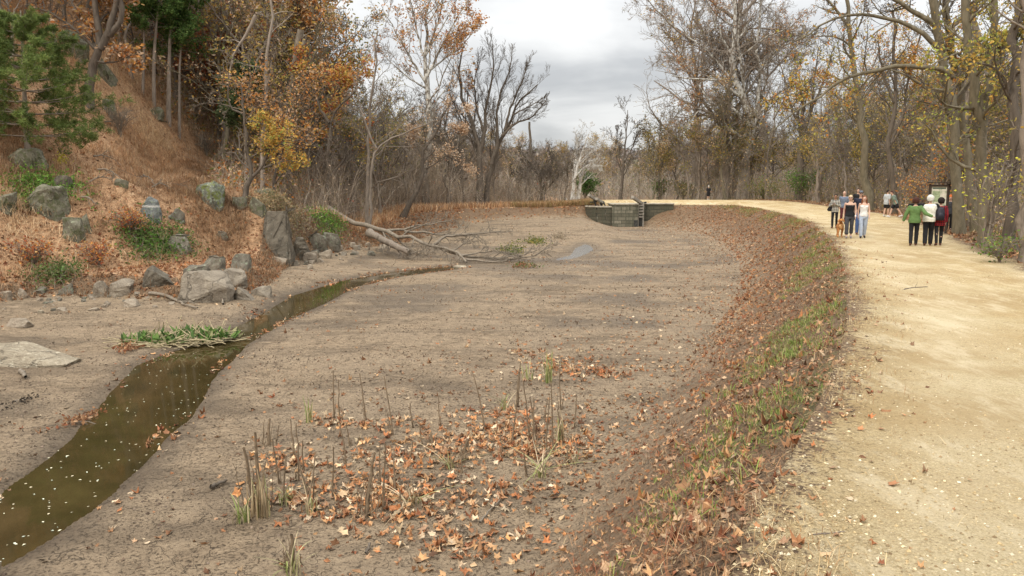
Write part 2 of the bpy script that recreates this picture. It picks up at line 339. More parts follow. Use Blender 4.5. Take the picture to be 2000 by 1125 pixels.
# ------------------------------------------------------------------ ground sheet (one grid cut into path, canal bed, slopes and woods floor)
def build_ground():
    r = np.concatenate([np.geomspace(.6, 200, 560), np.geomspace(202, 1500, 60)])
    a = np.radians(np.concatenate([np.linspace(-180, -42, 50, endpoint=False), np.linspace(-42, 42, 640, endpoint=False), np.linspace(42, 180, 50)]))
    RR, AA = np.meshgrid(r, a, indexing='ij'); X = RR*np.sin(AA); Y = RR*np.cos(AA); Z = hgt(X, Y)
    nr, na = X.shape
    idx = np.arange(nr*na).reshape(nr, na)
    q = np.stack([idx[:-1,:-1], idx[:-1,1:], idx[1:,1:], idx[1:,:-1]], -1).reshape(-1, 4)
    q = q[:, ::-1]
    x, y, z = X.ravel(), Y.ravel(), Z.ravel(); rr = RR.ravel()
    inb = inpoly(x, y, IN_POLY); ino = inpoly(x, y, OUT_POLY); inp = inpoly(x, y, PATH_POLY)
    dE = pdist(x, y, E_); dPath = bdist(x, y, PATH_POLY)*np.where(inp, 1, -1)
    dPin = bdist(x, y, IN_POLY)
    w_path = np.clip(.5+(dPath-.15+.35*fbm(x, y, 1.6, 3))/1.5, 0, 1)
    rightside = x > -2+.12*y
    t_bank = np.where(ino & ~inb, 1, 0)
    dOu = bdist(x, y, OUT_POLY)
    w_soil = np.where(rightside, np.where(inb, .30-dPin/3.0, np.where(ino, .32+.5*dPin/(dPin+dOu+1e-6)*1.3, 1.0)), np.where(inb, 0, np.where(ino, .25+.9*dPin/(dPin+dOu+1e-6), 1.0)))
    # near foreground toe of the bank stays mud with litter
    dH = pdist(x, y, H_, True)
    w_hill = np.clip((dH+1.5)/1.5, 0, 1)*np.where(inb, 0, 1)*np.where(x < 5, 1, 0)
    w_hill = np.maximum(w_hill, np.where((~ino) & (x < 8) & (y > 20), .8, 0))
    w_grass = np.where(ino & rightside, np.clip(1-dE/1.6, 0, 1)*.8, 0)*(fbm(x, y, 2.5, 2)+.6)
    dS = bdist(x, y, STREAM); insS = inpoly(x, y, STREAM)
    wet = np.where(insS, 1, np.clip(1-dS/.7, 0, 1)*.85); wet = np.maximum(wet, np.clip(1-bdist(x, y, PUD)/1.0, 0, 1)*.6)
    wet = np.maximum(wet, np.clip(1-pdist(x, y, RILL)/.9, 0, 1)*.7); wet = np.maximum(wet, np.clip(fbm(x, y*1.5, 4.5, 4)*2.2-.05, 0, .7)*inb*(z < -2.15))
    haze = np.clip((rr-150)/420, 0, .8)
    track = np.exp(-((dE-1.3)/.9)**2)+.6*np.exp(-((dE-4.0)/.5)**2)
    attrs = dict(track=track, w_path=w_path, w_soil=w_soil, w_hill=w_hill, w_grass=w_grass, wet=wet, haze=haze)
    qc = q[:, 0]
    region = np.full(len(q), 0)
    cx = x[q].mean(1); cy = y[q].mean(1)
    fi = inpoly(cx, cy, IN_POLY); fo = inpoly(cx, cy, OUT_POLY); fp = inpoly(cx, cy, PATH_POLY)
    fh = (pdist(cx, cy, H_, True) > 0) & (cx < 8)
    region[fh] = 4; region[fo] = 2; region[fi] = 1; region[fp & ~fo] = 3
    region[np.hypot(cx, cy) > 262] = 5
    names = {0: ('woodland_ground', 0), 1: ('canal_bed', 0), 2: ('canal_bank', 0), 3: ('gravel_path', 0), 4: ('hillside', 0), 5: ('distant_hills', 0)}
    V = np.stack([x, y, z], -1)
    for k, (nm, _) in names.items():
        f = q[region == k]
        if not len(f): continue
        u, inv = np.unique(f, return_inverse=True)
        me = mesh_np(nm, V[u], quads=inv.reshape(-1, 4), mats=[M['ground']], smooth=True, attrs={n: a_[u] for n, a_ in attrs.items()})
        o = link(nm, me); tag(o, kind='structure')
    # floor disc right under the camera
    c = 48; th = np.linspace(0, 2*np.pi, c, endpoint=False)
build_ground()

# ------------------------------------------------------------------ water
def water_material():
    k = NT('stream_water'); co = k.coord('Object')
    n = k.noise(co, .8, 4); c = k.ramp(n, [(.3, (.032,.025,.009)), (.7, (.072,.051,.019))])
    k.col(c).rough(.04); k.b.inputs['Specular IOR Level'].default_value = .5; k.b.inputs['IOR'].default_value = 1.33
    k.b.inputs['Transmission Weight'].default_value = .2
    k.bump(k.noise(k.coord('Object', (1,.4,1)), 5, 3, .5), .05, .01)
    return k.m
def silt_material():
    return None
M['water'] = water_material()
def flat_poly(name, P, z, mat, grow=.5, cell=.3):
    P = np.asarray(P, float); lo = P.min(0)-1; hi = P.max(0)+1
    xs = np.arange(lo[0], hi[0], cell); ys = np.arange(lo[1], hi[1], cell); X, Y = np.meshgrid(xs, ys, indexing='ij'); n, m = X.shape
    idx = np.arange(n*m).reshape(n, m); q = np.stack([idx[:-1,:-1], idx[1:,:-1], idx[1:,1:], idx[:-1,1:]], -1).reshape(-1, 4)
    x, y = X.ravel(), Y.ravel(); cx, cy = x[q].mean(1), y[q].mean(1)
    k = inpoly(cx, cy, P) | (pdist(cx, cy, np.vstack([P, P[:1]])) < grow); q = q[k]; u, inv = np.unique(q, return_inverse=True)
    V = np.stack([x, y, np.full(len(x), z)], -1)[u]
    return tag(link(name, mesh_np(name, V, quads=inv.reshape(-1, 4), mats=[mat], smooth=True)), kind='structure')
flat_poly('stream_water', STREAM, WZ, M['water'], .5)
_k = NT('puddle_film'); _k.col((.13,.125,.115)).rough(.22); _k.b.inputs['Specular IOR Level'].default_value = .9; _k.bump(_k.noise(_k.coord('Object'), 9, 4), .35, .02); M['puddle'] = _k.m  # pale grey base mimics sky reflected on the puddle
flat_poly('puddle_water', PUD, BED-.016, M['puddle'], .3, .2)

# ------------------------------------------------------------------ leaves, blades: many small faces in one mesh
def star_leaf(lobes=5, seed=0):
    r = np.random.default_rng(seed); pts = []
    n = lobes*2+1
    for i in range(n):
        a = math.pi*(-.5) + 2*math.pi*(i+.5)/n
        rad = (1.0 if i % 2 else .60)*(.72+.45*r.random())
        pts.append((math.cos(a)*rad*.5, math.sin(a)*rad*.5, (rad-.45)*.55*(r.random()+.2)*(1 if r.random() < .7 else -.6)))
    V = np.array([(0, 0, 0)]+pts); T = np.array([(0, 1+i, 1+(i+1) % n) for i in range(n)])
    return V, T
DIA = (np.array([(0,-.5,0),(.3,0,.1),(0,.5,.02),(-.3,0,.1)]), np.array([(0,1,2),(0,2,3)]))
OVAL = (np.array([(0,-.5,0),(.2,-.15,.06),(.17,.25,.06),(0,.5,-.04),(-.17,.25,.06),(-.2,-.15,.06)]), np.array([(0,1,5),(1,2,5),(2,4,5),(2,3,4)]))
def scatter(temps, P, size, tilt, pal, r, flutter=.35, zoff=.0):
    """P (N,3) centres; returns V, T, C for all leaves"""
    N = len(P); which = r.integers(0, len(temps), N); Vs, Ts, Cs, off = [], [], [], 0
    pal = np.array(pal)
    for k, (tv, tt) in enumerate(temps):
        m = which == k; n = m.sum()
        if not n: continue
        th = r.random(n)*2*np.pi; tx = r.normal(0, 1, n)*tilt; ty = r.normal(0, 1, n)*tilt
        s = size*(.6+.8*r.random(n)) if np.isscalar(size) else size[m]*(.7+.6*r.random(n))
        v = np.repeat(tv[None], n, 0).astype(float); v[:, :, 2] *= (1+flutter*4*r.random(n))[:, None]*r.choice([-1, 1, 1, .2], n)[:, None]
        v *= s[:, None, None]
        c, si = np.cos(tx), np.sin(tx); y = v[:,:,1]*c[:,None]-v[:,:,2]*si[:,None]; z = v[:,:,1]*si[:,None]+v[:,:,2]*c[:,None]; v[:,:,1] = y; v[:,:,2] = z
        c, si = np.cos(ty), np.sin(ty); x = v[:,:,0]*c[:,None]+v[:,:,2]*si[:,None]; z = -v[:,:,0]*si[:,None]+v[:,:,2]*c[:,None]; v[:,:,0] = x; v[:,:,2] = z
        c, si = np.cos(th), np.sin(th); x = v[:,:,0]*c[:,None]-v[:,:,1]*si[:,None]; y = v[:,:,0]*si[:,None]+v[:,:,1]*c[:,None]; v[:,:,0] = x; v[:,:,1] = y
        v += P[m][:, None, :]; v[:,:,2] += zoff
        col = pal[r.integers(0, len(pal), n)]*(.7+.6*r.random((n, 1)))
        Vs.append(v.reshape(-1, 3)); Cs.append(np.repeat(col, len(tv), 0)); Ts.append((tt[None]+(np.arange(n)*len(tv))[:, None, None]).reshape(-1, 3)+off)
        off += n*len(tv)
    return np.vstack(Vs), np.vstack(Ts), np.vstack(Cs)
STARS = [star_leaf(5, i) for i in range(5)]
P_TAN = [(.46,.27,.13),(.38,.19,.09),(.52,.36,.21),(.28,.13,.06),(.42,.17,.07),(.60,.46,.31),(.33,.20,.12)]
P_BROWN = [(.22,.11,.055),(.30,.16,.08),(.15,.075,.04),(.36,.20,.10),(.42,.27,.16),(.26,.10,.05)]
P_RUST = [(.40,.16,.06),(.30,.12,.05),(.46,.22,.09),(.24,.10,.05),(.50,.30,.15)]
P_PALE = [(.50,.40,.27),(.45,.35,.22),(.42,.29,.16),(.54,.44,.31)]
def litter(name, pts, size, tilt, pal, temps=STARS, zoff=.012, mat='litter', kind='stuff', label=None, cat=None):
    V, T, C = scatter(temps, pts, size, tilt, pal, rng, zoff=zoff)
    me = mesh_np(name, V, tris=T, mats=[M[mat]], cols=C, smooth=False)
    return tag(link(name, me), label, cat, kind=kind)
def ground_pts(x, y): return np.stack([x, y, hgt(x, y)], -1)
def cand(n, x0, x1, y0, y1, p=1.0):
    y = y0+(y1-y0)*rng.random(n)**p; x = x0+(x1-x0)*rng.random(n); return x, y

# canal bed litter, thin and patchy
x, y = cand(90000, -24, 20, 5, 84, 1.35)
inn = inpoly(x, y, IN_POLY) & ~inpoly(x, y, STREAM)
dT = pdist(x, y, T_); dens = .10+.5*np.exp(-dT/2.6)*sstep((y-9)/12)+.35*np.clip(fbm(x, y*1.6, 1.6, 3), 0, 1)+.12*np.exp(-np.hypot(x-.5, (y-10.5)*.7)/3)
k = inn & (rng.random(len(x)) < dens*1.5-.16)
litter('leaf_litter', ground_pts(x[k], y[k]), .05+.08*rng.random(k.sum())**1.5, .3, P_TAN+P_PALE[:2]+P_BROWN+P_BROWN[:3], label='scattered tan fallen leaves lying thinly over the grey canal mud', cat='fallen leaves')
x, y = cand(160000, -24, 20, 6, 82, 1.25); k = inpoly(x, y, IN_POLY) & ~inpoly(x, y, STREAM) & (rng.random(len(x)) < 1.1*np.clip(fbm(x*.55, y*1.3, 1.4, 4)-.08, 0, 1)+.04)
litter('mud_crumbs', ground_pts(x[k], y[k]), .03+.07*rng.random(k.sum())**2, .5, [(.10,.07,.045),(.15,.10,.065),(.075,.052,.035),(.20,.13,.08),(.17,.10,.055)], temps=[DIA, OVAL, DIA, OVAL, STARS[0]], label='dark shreds of rotten leaf and mud streaked across the canal bed', cat='leaf debris')
# dense drifts round the dead stalks
drift = []
for (px, py, sx, sy, n) in [(560,900,45,22,70),(570,960,60,25,70),(650,825,45,9,60),(730,960,90,32,200),(760,900,90,25,120),(900,870,95,20,190),(1000,845,85,18,210),(1060,880,85,18,170),(1100,715,65,18,170),(1180,725,60,8,90),(760,830,60,10,50),(980,810,70,12,80),(800,990,95,35,150),(890,1060,110,30,110),(950,960,120,35,90),(640,1000,60,20,50),(1020,690,40,5,25)]:
    for _ in range(int(n*1.15)):
        X_, Y_ = onz(px+random.gauss(0, sx*.75), py+random.gauss(0, sy*.75), BED); drift.append((X_, Y_))
drift = np.array(drift)
litter('leaf_drift', ground_pts(drift[:,0], drift[:,1])+np.array([0,0,.05])*rng.random((len(drift),1)), .07+.075*rng.random(len(drift)), .30, P_RUST+P_TAN+P_TAN+P_BROWN[:3]+[(.50,.25,.10),(.55,.34,.18)]+P_PALE[:2], label='orange brown sycamore leaves drifted around the dead reed stalks', cat='fallen leaves')
# bank slope
x, y = cand(120000, -6, 27, 3.5, 86, 1.0)
inb_ = inpoly(x, y, OUT_POLY) & (~inpoly(x, y, IN_POLY)) & (x > -3+.1*y)
k = inb_ & (rng.random(len(x)) < .16+.5*sstep((y-18)/22)+.5*fbm(x, y, 2, 3))
litter('leaf_litter', ground_pts(x[k], y[k]), .09+.08*rng.random(k.sum()), .45, P_BROWN+P_BROWN+P_RUST[:3]+P_TAN[:2], label='brown dead leaves covering the sloping right bank of the canal', cat='fallen leaves')
x, y = cand(90000, -6, 16, 3.2, 30, 1.2)
inb_ = inpoly(x, y, OUT_POLY) & (~inpoly(x, y, IN_POLY)) & (x > -3+.1*y)
k = inb_ & (rng.random(len(x)) < .55+.9*fbm(x, y, 1.5, 3))
litter('leaf_litter', ground_pts(x[k], y[k]), .03+.075*rng.random(k.sum()), .34, P_BROWN+P_BROWN+P_TAN[:4]+[(.14,.09,.055),(.34,.25,.16),(.28,.20,.13),(.22,.15,.10)], label='crumbled brown leaves heaped on the near part of the right bank', cat='fallen leaves', temps=STARS+[DIA, OVAL, DIA])
x, y = cand(14000, -4, 4, 5, 16); dT = pdist(x, y, T_); k = inpoly(x, y, IN_POLY) & (rng.random(len(x)) < .3*np.exp(-dT/1.1))
litter('leaf_litter', ground_pts(x[k], y[k]), .05+.09*rng.random(k.sum()), .5, P_BROWN+P_TAN[:4], label='broken leaves trailing over the mud at the near bank toe', cat='fallen leaves', temps=STARS+[DIA, OVAL])
# path verge and path
x, y = cand(60000, -4, 30, 3, 80, 1.9)
dE = pdist(x, y, E_); k = (~inpoly(x, y, OUT_POLY)) & (rng.random(len(x)) < .85*np.exp(-(dE/.55)**1.6)*(.4+1.2*np.clip(fbm(x, y, 1.2, 3)+.3, 0, 1))+.0012) & inpoly(x, y, PATH_POLY)
litter('leaf_litter', ground_pts(x[k], y[k]), .03+.06*rng.random(k.sum()), .18, P_BROWN+P_TAN, label='brown leaves gathered along the crumbling edge of the gravel path', cat='fallen leaves')
# woodland floor at right
x, y = cand(60000, 8, 46, 8, 95, 1.2)
dR = pdist(x, y, R__); k = (~inpoly(x, y, PATH_POLY)) & (~inpoly(x, y, OUT_POLY)) & (rng.random(len(x)) < .9*np.exp(-dR/6)+.15)
litter('leaf_litter', ground_pts(x[k], y[k]), .17, .4, P_BROWN+P_TAN[:4], label='thick brown leaf litter under the trees right of the path', cat='fallen leaves')
# hillside litter
x, y = cand(80000, -42, -5, 16, 80, 1.0)
k = (~inpoly(x, y, IN_POLY)) & (x < 0) & (rng.random(len(x)) < np.where(hgt(x, y) < 1.2, .85, .25))
litter('leaf_litter', ground_pts(x[k], y[k]), .10+.08*rng.random(k.sum()), .6, P_RUST[:4]+P_BROWN+P_BROWN+[(.30,.17,.09),(.20,.10,.05)], label='rust brown leaves and bracken lying over the rocky hillside', cat='fallen leaves', zoff=.03)
# strip beyond the left shore
x, y = cand(16000, -20, 9, 44, 100)
k = (~inpoly(x, y, IN_POLY)) & (rng.random(len(x)) < .55)
litter('leaf_litter', ground_pts(x[k], y[k]), .2, .5, P_RUST+P_TAN[:3], label='orange leaves over the low far shore beneath the thicket', cat='fallen leaves', zoff=.02)
# leaves and dead grass over the cut edge of the left bank
x, y = cand(30000, -28, -5, 14, 62); k = inpoly(x, y, OUT_POLY) & ~inpoly(x, y, IN_POLY) & (rng.random(len(x)) < .9)
litter('leaf_litter', ground_pts(x[k], y[k]), .08+.07*rng.random(k.sum()), .6, P_BROWN+P_RUST[:3]+P_TAN[:3], label='dark brown leaves and roots spilling down the cut edge of the left bank', cat='fallen leaves', zoff=.02)
k = k & (rng.random(len(x)) < .45)
LATE = ground_pts(x[k], y[k])
# leaves stranded along the water line
x, y = cand(60000, -17, 2, 6, 44); dS = bdist(x, y, STREAM); k = (dS < .32) & (rng.random(len(x)) < .5*np.clip(.2+2.2*fbm(x, y, 1.3, 2), 0, 1))
z_ = np.maximum(hgt(x, y), WZ)
litter('leaf_litter', np.stack([x[k], y[k], z_[k]], -1), .07+.08*rng.random(k.sum()), .25, P_BROWN+P_TAN, label='brown leaves stranded along the water line of the stream', cat='fallen leaves', zoff=.01)
# floating specks
x, y = cand(9000, -16, 0, 6, 42)
k = inpoly(x, y, STREAM) & (rng.random(len(x)) < 1.0*np.exp(-np.maximum(y-8, 0)/8)+.04)
litter('floating_leaves', np.stack([x[k], y[k], np.full(k.sum(), WZ+.006)], -1), .038, .04, [(.70,.76,.62),(.62,.55,.38),(.80,.76,.56)], temps=[DIA], zoff=.0, label='tiny pale leaflets floating on the narrow olive stream', cat='fallen leaves')

# ------------------------------------------------------------------ grass blades
def blades(P, h, w, lean, pal, r, bunch=6, spread=.05, curl=.5, tone=0):
    """P clump centres -> arrays; every blade is a tapering bent strip"""
    P = np.repeat(P, bunch, 0); n = len(P); h = np.repeat(np.broadcast_to(h, (n//bunch,)), bunch)*(.5+.8*r.random(n))
    P = P+np.stack([r.normal(0, spread, n), r.normal(0, spread, n), np.zeros(n)], -1)
    th = r.random(n)*2*np.pi; d = np.stack([np.cos(th), np.sin(th), np.zeros(n)], -1); ln = np.abs(r.normal(0, lean, n))
    side = np.stack([-d[:,1], d[:,0], np.zeros(n)], -1)*w
    up = np.array([0,0,1.0])
    b0 = P-side*.5; b1 = P+side*.5
    m = P+up*(h*.55)[:,None]+d*(h*ln*.35)[:,None]; tip = P+up*(h*(1-.3*np.clip(ln*curl, 0, 1.8)))[:,None]+d*(h*ln)[:,None]
    V = np.stack([b0, b1, m+side*.4, m-side*.4, tip], 1).reshape(-1, 3)
    i = np.arange(n)*5; Q = np.stack([i, i+1, i+2, i+3], -1); T = np.stack([i+3, i+2, i+4], -1)
    pal = np.array(pal); c = pal[r.integers(0, len(pal), n)]*(.7+.6*r.random((n, 1)))
    if tone:
        f = fbm(P[:,0]+31, P[:,1], tone, 3)[:,None]; c = c*(.95+.9*f); q = np.clip(f*3-.3, 0, .7); c = c*(1-q)+np.array([.60,.47,.30])*q*(.8+.4*r.random((n,1)))
    return V, Q, T, np.repeat(c, 5, 0)
def grass(name, P, h, w, lean, pal, label, cat='grass', bunch=6, spread=.05, tone=0):
    V, Q, T, C = blades(P, h, w, lean, pal, rng, bunch, spread, tone=tone)
    return tag(link(name, mesh_np(name, V, quads=Q, tris=T, mats=[M['blade']], cols=C)), label, cat, kind='stuff')
G_GREEN = [(.16,.23,.045),(.21,.28,.06),(.12,.18,.035),(.28,.30,.09),(.34,.30,.14)]
G_STRAW = [(.46,.33,.17),(.38,.24,.12),(.52,.40,.23),(.32,.19,.09)]
G_RUST = [(.70,.46,.25),(.62,.36,.18),(.60,.45,.28),(.54,.38,.23),(.46,.26,.14),(.50,.31,.18),(.36,.20,.11),(.58,.42,.27),(.30,.17,.09)]
x, y = cand(220000, -2, 26, 4, 84, 1.7)
dE = pdist(x, y, E_); k = inpoly(x, y, OUT_POLY) & (~inpoly(x, y, IN_POLY)) & (rng.random(len(x)) < np.exp(-((dE-.65)/.65)**2)*np.clip(.42+2.4*fbm(x, y, 2.0, 3), 0, 1)*sstep((y-5)/6)*1.0)
grass('bank_grass', ground_pts(x[k], y[k]), .05+.10*rng.random(k.sum())*np.clip(.6+2*fbm(x[k], y[k], .8, 2), .2, 1.6), .009, 1.0, G_GREEN, 'green grass growing along the top edge of the canal bank', bunch=8)
x, y = cand(70000, -4, 26, 3.3, 84, 2.0)
dE = pdist(x, y, E_); k = inpoly(x, y, OUT_POLY) & (~inpoly(x, y, IN_POLY)) & (rng.random(len(x)) < np.exp(-dE/1.6)*.75)
grass('dry_grass', ground_pts(x[k], y[k]), .10, .006, 1.5, G_STRAW+P_BROWN+P_BROWN, 'dry straw and dead stems tangled on the upper canal bank', bunch=6, spread=.09)
x, y = cand(60000, -3, 12, 3.2, 20, 1.4)
dE = pdist(x, y, E_); k = inpoly(x, y, PATH_POLY) & (rng.random(len(x)) < .55*np.exp(-dE/.35)*np.clip(.3+1.5*fbm(x+3, y, 1.1, 3), 0, 1))
grass('dry_grass', ground_pts(x[k], y[k]), .07, .005, 1.4, G_STRAW+[(.62,.50,.30)], 'short pale straw growing through the gravel at the path edge', bunch=6, spread=.06)
# hillside dry grass
x, y = cand(85000, -42, -8, 20, 72)
dH = pdist(x, y, H_, True); k = (~inpoly(x, y, OUT_POLY)) & (dH > -.6) & (rng.random(len(x)) < np.clip(.50+1.7*fbm(x+7, y, 5, 3), .10, 1)*np.where(y > 58, .3, 1))
grass('hill_grass', ground_pts(x[k], y[k]), .25+.3*rng.random(k.sum()), .018, 1.3, G_RUST, 'long rust coloured dry grass covering the steep hillside', bunch=8, spread=.14, tone=4.5)
grass('dry_grass', LATE, .35, .016, 1.2, [(.30,.17,.09),(.22,.13,.07),(.40,.27,.16),(.16,.11,.06)], 'brown dead grass overhanging the cut edge of the left bank', bunch=8, spread=.12)
# far shore grass
x, y = cand(15000, -16, 9, 50, 92)
dL = pdist(x, y, LO_); k = (~inpoly(x, y, OUT_POLY)) & (dL < 3.6)
pal = G_RUST
grass('shore_grass', ground_pts(x[k], y[k]), .6, .04, .5, G_RUST+[(.30,.15,.06)], 'rust brown grass fringe along the far left shore', bunch=6, spread=.15)
x, y = cand(6000, 0, 9.5, 80, 90); k = (~inpoly(x, y, OUT_POLY))
grass('shore_grass', ground_pts(x[k], y[k]), .55, .03, .6, [(.30,.22,.10),(.34,.20,.10),(.42,.27,.13),(.27,.23,.09)], 'rusty and olive dry grass beside the stone lock wing wall', bunch=6, spread=.15)
# woodland weeds at right of path
x, y = cand(12000, 9, 44, 10, 100, 1.2); dR = pdist(x, y, R__); k = (~inpoly(x, y, PATH_POLY)) & (~inpoly(x, y, OUT_POLY)) & (dR > .5) & (rng.random(len(x)) < .35)
grass('dry_grass', ground_pts(x[k], y[k]), .4, .016, .8, [(.20,.18,.08),(.28,.22,.12),(.14,.15,.05),(.34,.25,.14)], 'brown and olive weeds under the woods right of the path', bunch=6, spread=.2)
# ------------------------------------------------------------------ branching plants
def nrm(v): return v/(np.linalg.norm(v, axis=-1, keepdims=True)+1e-9)
def tubes(P, R, sides):
    """P (N,K,3) centre lines, R (N,K) radii -> verts, quads (open ended, tips nearly closed)"""
    N, K, _ = P.shape
    T = np.empty_like(P); T[:,1:-1] = P[:,2:]-P[:,:-2]; T[:,0] = P[:,1]-P[:,0]; T[:,-1] = P[:,-1]-P[:,-2]; T = nrm(T)
    mt = nrm(P[:,-1]-P[:,0]); ref = np.where(np.abs(mt[:,2:3]) < .8, np.array([[0,0,1.0]]), np.array([[1.0,0,0]]))
    U = nrm(np.cross(T, ref[:,None,:])); W = np.cross(T, U)
    a = np.linspace(0, 2*np.pi, sides, endpoint=False)
    V = P[:,:,None,:]+R[:,:,None,None]*(np.cos(a)[None,None,:,None]*U[:,:,None,:]+np.sin(a)[None,None,:,None]*W[:,:,None,:])
    i = np.arange(N*K*sides).reshape(N, K, sides); j = np.roll(i, -1, 2)
    Q = np.stack([i[:,:-1], j[:,:-1], j[:,1:], i[:,1:]], -1).reshape(-1, 4)
    return V.reshape(-1, 3), Q
def resample(pts, K):
    P = np.asarray(pts, float)
    if len(P) > 2:
        for _ in range(2):
            Q = [P[0]]
            for a, b in zip(P[:-1], P[1:]): Q += [a*.75+b*.25, a*.25+b*.75]
            P = np.array(Q+[P[-1]])
    s = np.concatenate([[0], np.cumsum(np.linalg.norm(np.diff(P, axis=0), axis=1))]); t = np.linspace(0, s[-1], K)
    return np.stack([np.interp(t, s, P[:,i]) for i in range(3)], -1)
def sprout(P, Rr, n, t0, t1, ang, lr, rr, K, wig, up, r, taper=.25, lmin=0, tipfall=.55):
    """n children per parent line"""
    N, KP, _ = P.shape
    t = t0+(t1-t0)*((np.arange(n)[None]+r.random((N, n)))/n); f = t*(KP-1); i = np.clip(f.astype(int), 0, KP-2); f = f-i
    ii = np.arange(N)[:,None]
    B = P[ii,i]*(1-f[...,None])+P[ii,i+1]*f[...,None]; Rb = Rr[ii,i]*(1-f)+Rr[ii,i+1]*f; T = nrm(P[ii,i+1]-P[ii,i])
    L = np.linalg.norm(np.diff(P, axis=1), axis=2).sum(1)[:,None]*lr*(1-tipfall*t)*(.7+.6*r.random((N, n))); L = np.maximum(L, lmin)
    v = nrm(np.cross(T, nrm(r.normal(size=(N, n, 3)))))
    a = ang*(.7+.6*r.random((N, n)))
    D = nrm(T*np.cos(a)[...,None]+v*np.sin(a)[...,None])
    B = B.reshape(-1,3); D = D.reshape(-1,3); L = L.ravel(); Rb = np.minimum(Rb.ravel()*rr, L*.06+.004)
    C = np.empty((len(B), K, 3)); C[:,0] = B; d = D; st = L/(K-1)
    for k in range(1, K):
        d = nrm(d+r.normal(size=d.shape)*wig+np.array([0,0,up])); C[:,k] = C[:,k-1]+d*st[:,None]
    Rc = Rb[:,None]*np.linspace(1, taper, K)[None]
    return C, Rc
def build_tree(name, label, cat, lines, levels, bark='bark', leaf=None, group=None, seed=1, base=None, twigbark=None, rmin=.008, extra=None):
    """lines: list of (points, r0, r1); levels: dicts for sprout; leaf: dict(n, size, pal, spread, temps, drop)"""
    r = np.random.default_rng(seed); base = np.array(base if base is not None else lines[0][0][0], float)
    K0 = 14; P = np.array([resample(np.asarray(l[0], float)-base, K0) for l in lines]); R0 = np.array([np.linspace(0, 1, K0)**.8*(l[2]-l[1])+l[1] for l in lines])
    P[:,1:-1] += r.normal(size=P[:,1:-1].shape)*np.linalg.norm(P[:,-1]-P[:,0], axis=1)[:,None,None]*.006
    if lines[0][1] > .08: R0[0,0] *= 1.35; R0[0,1] *= 1.08
    e = empty(name, tuple(base)); tag(e, label, cat, group)
    cur = (P, R0); sets = [(P, R0, 9)]
    for k, lv in enumerate(levels):
        lv = dict(lv); sd = lv.pop('sides', 3); src = lv.pop('src', None); al = lv.pop('also', False)
        a = cur if src is None else src
        if al: # sprout from everything so far that shares point count
            pass
        C, Rc = sprout(a[0], a[1], r=r, **lv); Rc = np.maximum(Rc, rmin); cur = (C, Rc); sets.append((C, Rc, sd))
    def join(ss):
        Vs, Qs, o = [], [], 0
        for C, Rc, sd in ss:
            V, Q = tubes(C, Rc, sd); Vs.append(V); Qs.append(Q+o); o += len(V)
        return np.vstack(Vs), np.vstack(Qs)
    nb = min(2, len(sets)); V, Q = join(sets[:nb]); link('trunk', mesh_np('trunk', V, quads=Q, mats=[M[bark]], smooth=True), e)
    Vs = Qs = None; Tl = None
    mats = [M[twigbark or bark]]
    if len(sets) > nb: Vs, Qs = join(sets[nb:])
    else: Vs, Qs = np.zeros((0,3)), np.zeros((0,4), int)
    cols = np.ones((len(Vs), 3)); T = np.zeros((0,3), int); tmi = None
    if leaf:
        C = cur[0]; n = leaf['n']; pick = r.integers(0, len(C), n)
        if leaf.get('patch'):
            cc = C[:,-1]; w = fbm(cc[:,0]+cc[:,2]*.6+seed*3, cc[:,1]+cc[:,2]*.8, leaf['patch'], 2); w = np.clip(w+leaf.get('bias', .05), 0, 1)+.01
            if 'where' in leaf: w = w*leaf['where'](cc+base)
            pick = r.choice(len(C), n, p=w/w.sum())
        tt = r.random(n)*(C.shape[1]-1); i = np.minimum(tt.astype(int), C.shape[1]-2); f = (tt-i)[:,None]
        pp = C[pick,i]*(1-f)+C[pick,i+1]*f + r.normal(size=(n,3))*leaf.get('spread', .15)
        lv_, lt, lc = scatter(leaf.get('temps', [OVAL]), pp, leaf['size'], leaf.get('tilt', 1.2), leaf['pal'], r)
        # leaf faces join the twigs as the second material
        T = lt+len(Vs); Vs = np.vstack([Vs, lv_]); cols = np.vstack([cols, lc]); mats.append(M[leaf.get('mat', 'leaf')]); tmi = np.full(len(T), 1)
    if len(Vs): link('crown', mesh_np('crown', Vs, quads=Qs, tris=T, mats=mats, cols=cols, tmi=tmi, smooth=np.concatenate([np.full(len(Qs), True), np.full(len(T), False)])), e)
    return e
def dup(e, loc, rz=0, s=1.0, label=None, group=None):
    c = e.copy(); COL.objects.link(c); c.location = loc; c.rotation_euler = (0, 0, rz); c.scale = (s, s, s*(.9+.2*random.random()))
    if label: c['label'] = label
    if group: c['group'] = group
    for ch in e.children:
        d = ch.copy(); COL.objects.link(d); d.parent = c
    return c
YEL = [(.48,.31,.06),(.52,.37,.10),(.40,.25,.06),(.34,.27,.08)]
ORA = [(.46,.19,.05),(.52,.25,.07),(.38,.14,.04),(.50,.32,.12)]
OLI = [(.16,.16,.045),(.22,.20,.05),(.28,.22,.06),(.12,.13,.04)]
TANL = [(.40,.26,.15),(.48,.33,.21),(.33,.20,.11),(.55,.42,.30)]
RED = [(.30,.075,.035),(.38,.12,.05),(.24,.07,.03)]
GRN = [(.05,.105,.022),(.07,.14,.03),(.035,.075,.018),(.09,.15,.04)]
def LV(n, ang=.7, lr=.5, rr=.6, t0=.3, t1=1., K=5, wig=.18, up=.06, sides=3, taper=.25, tipfall=.5):
    return dict(n=n, ang=ang, lr=lr, rr=rr, t0=t0, t1=t1, K=K, wig=wig, up=up, sides=sides, taper=taper, tipfall=tipfall)
def px(Y, *pts): return [tuple(at(a, b, Y+(c[0] if c else 0))) for a, b, *c in pts]
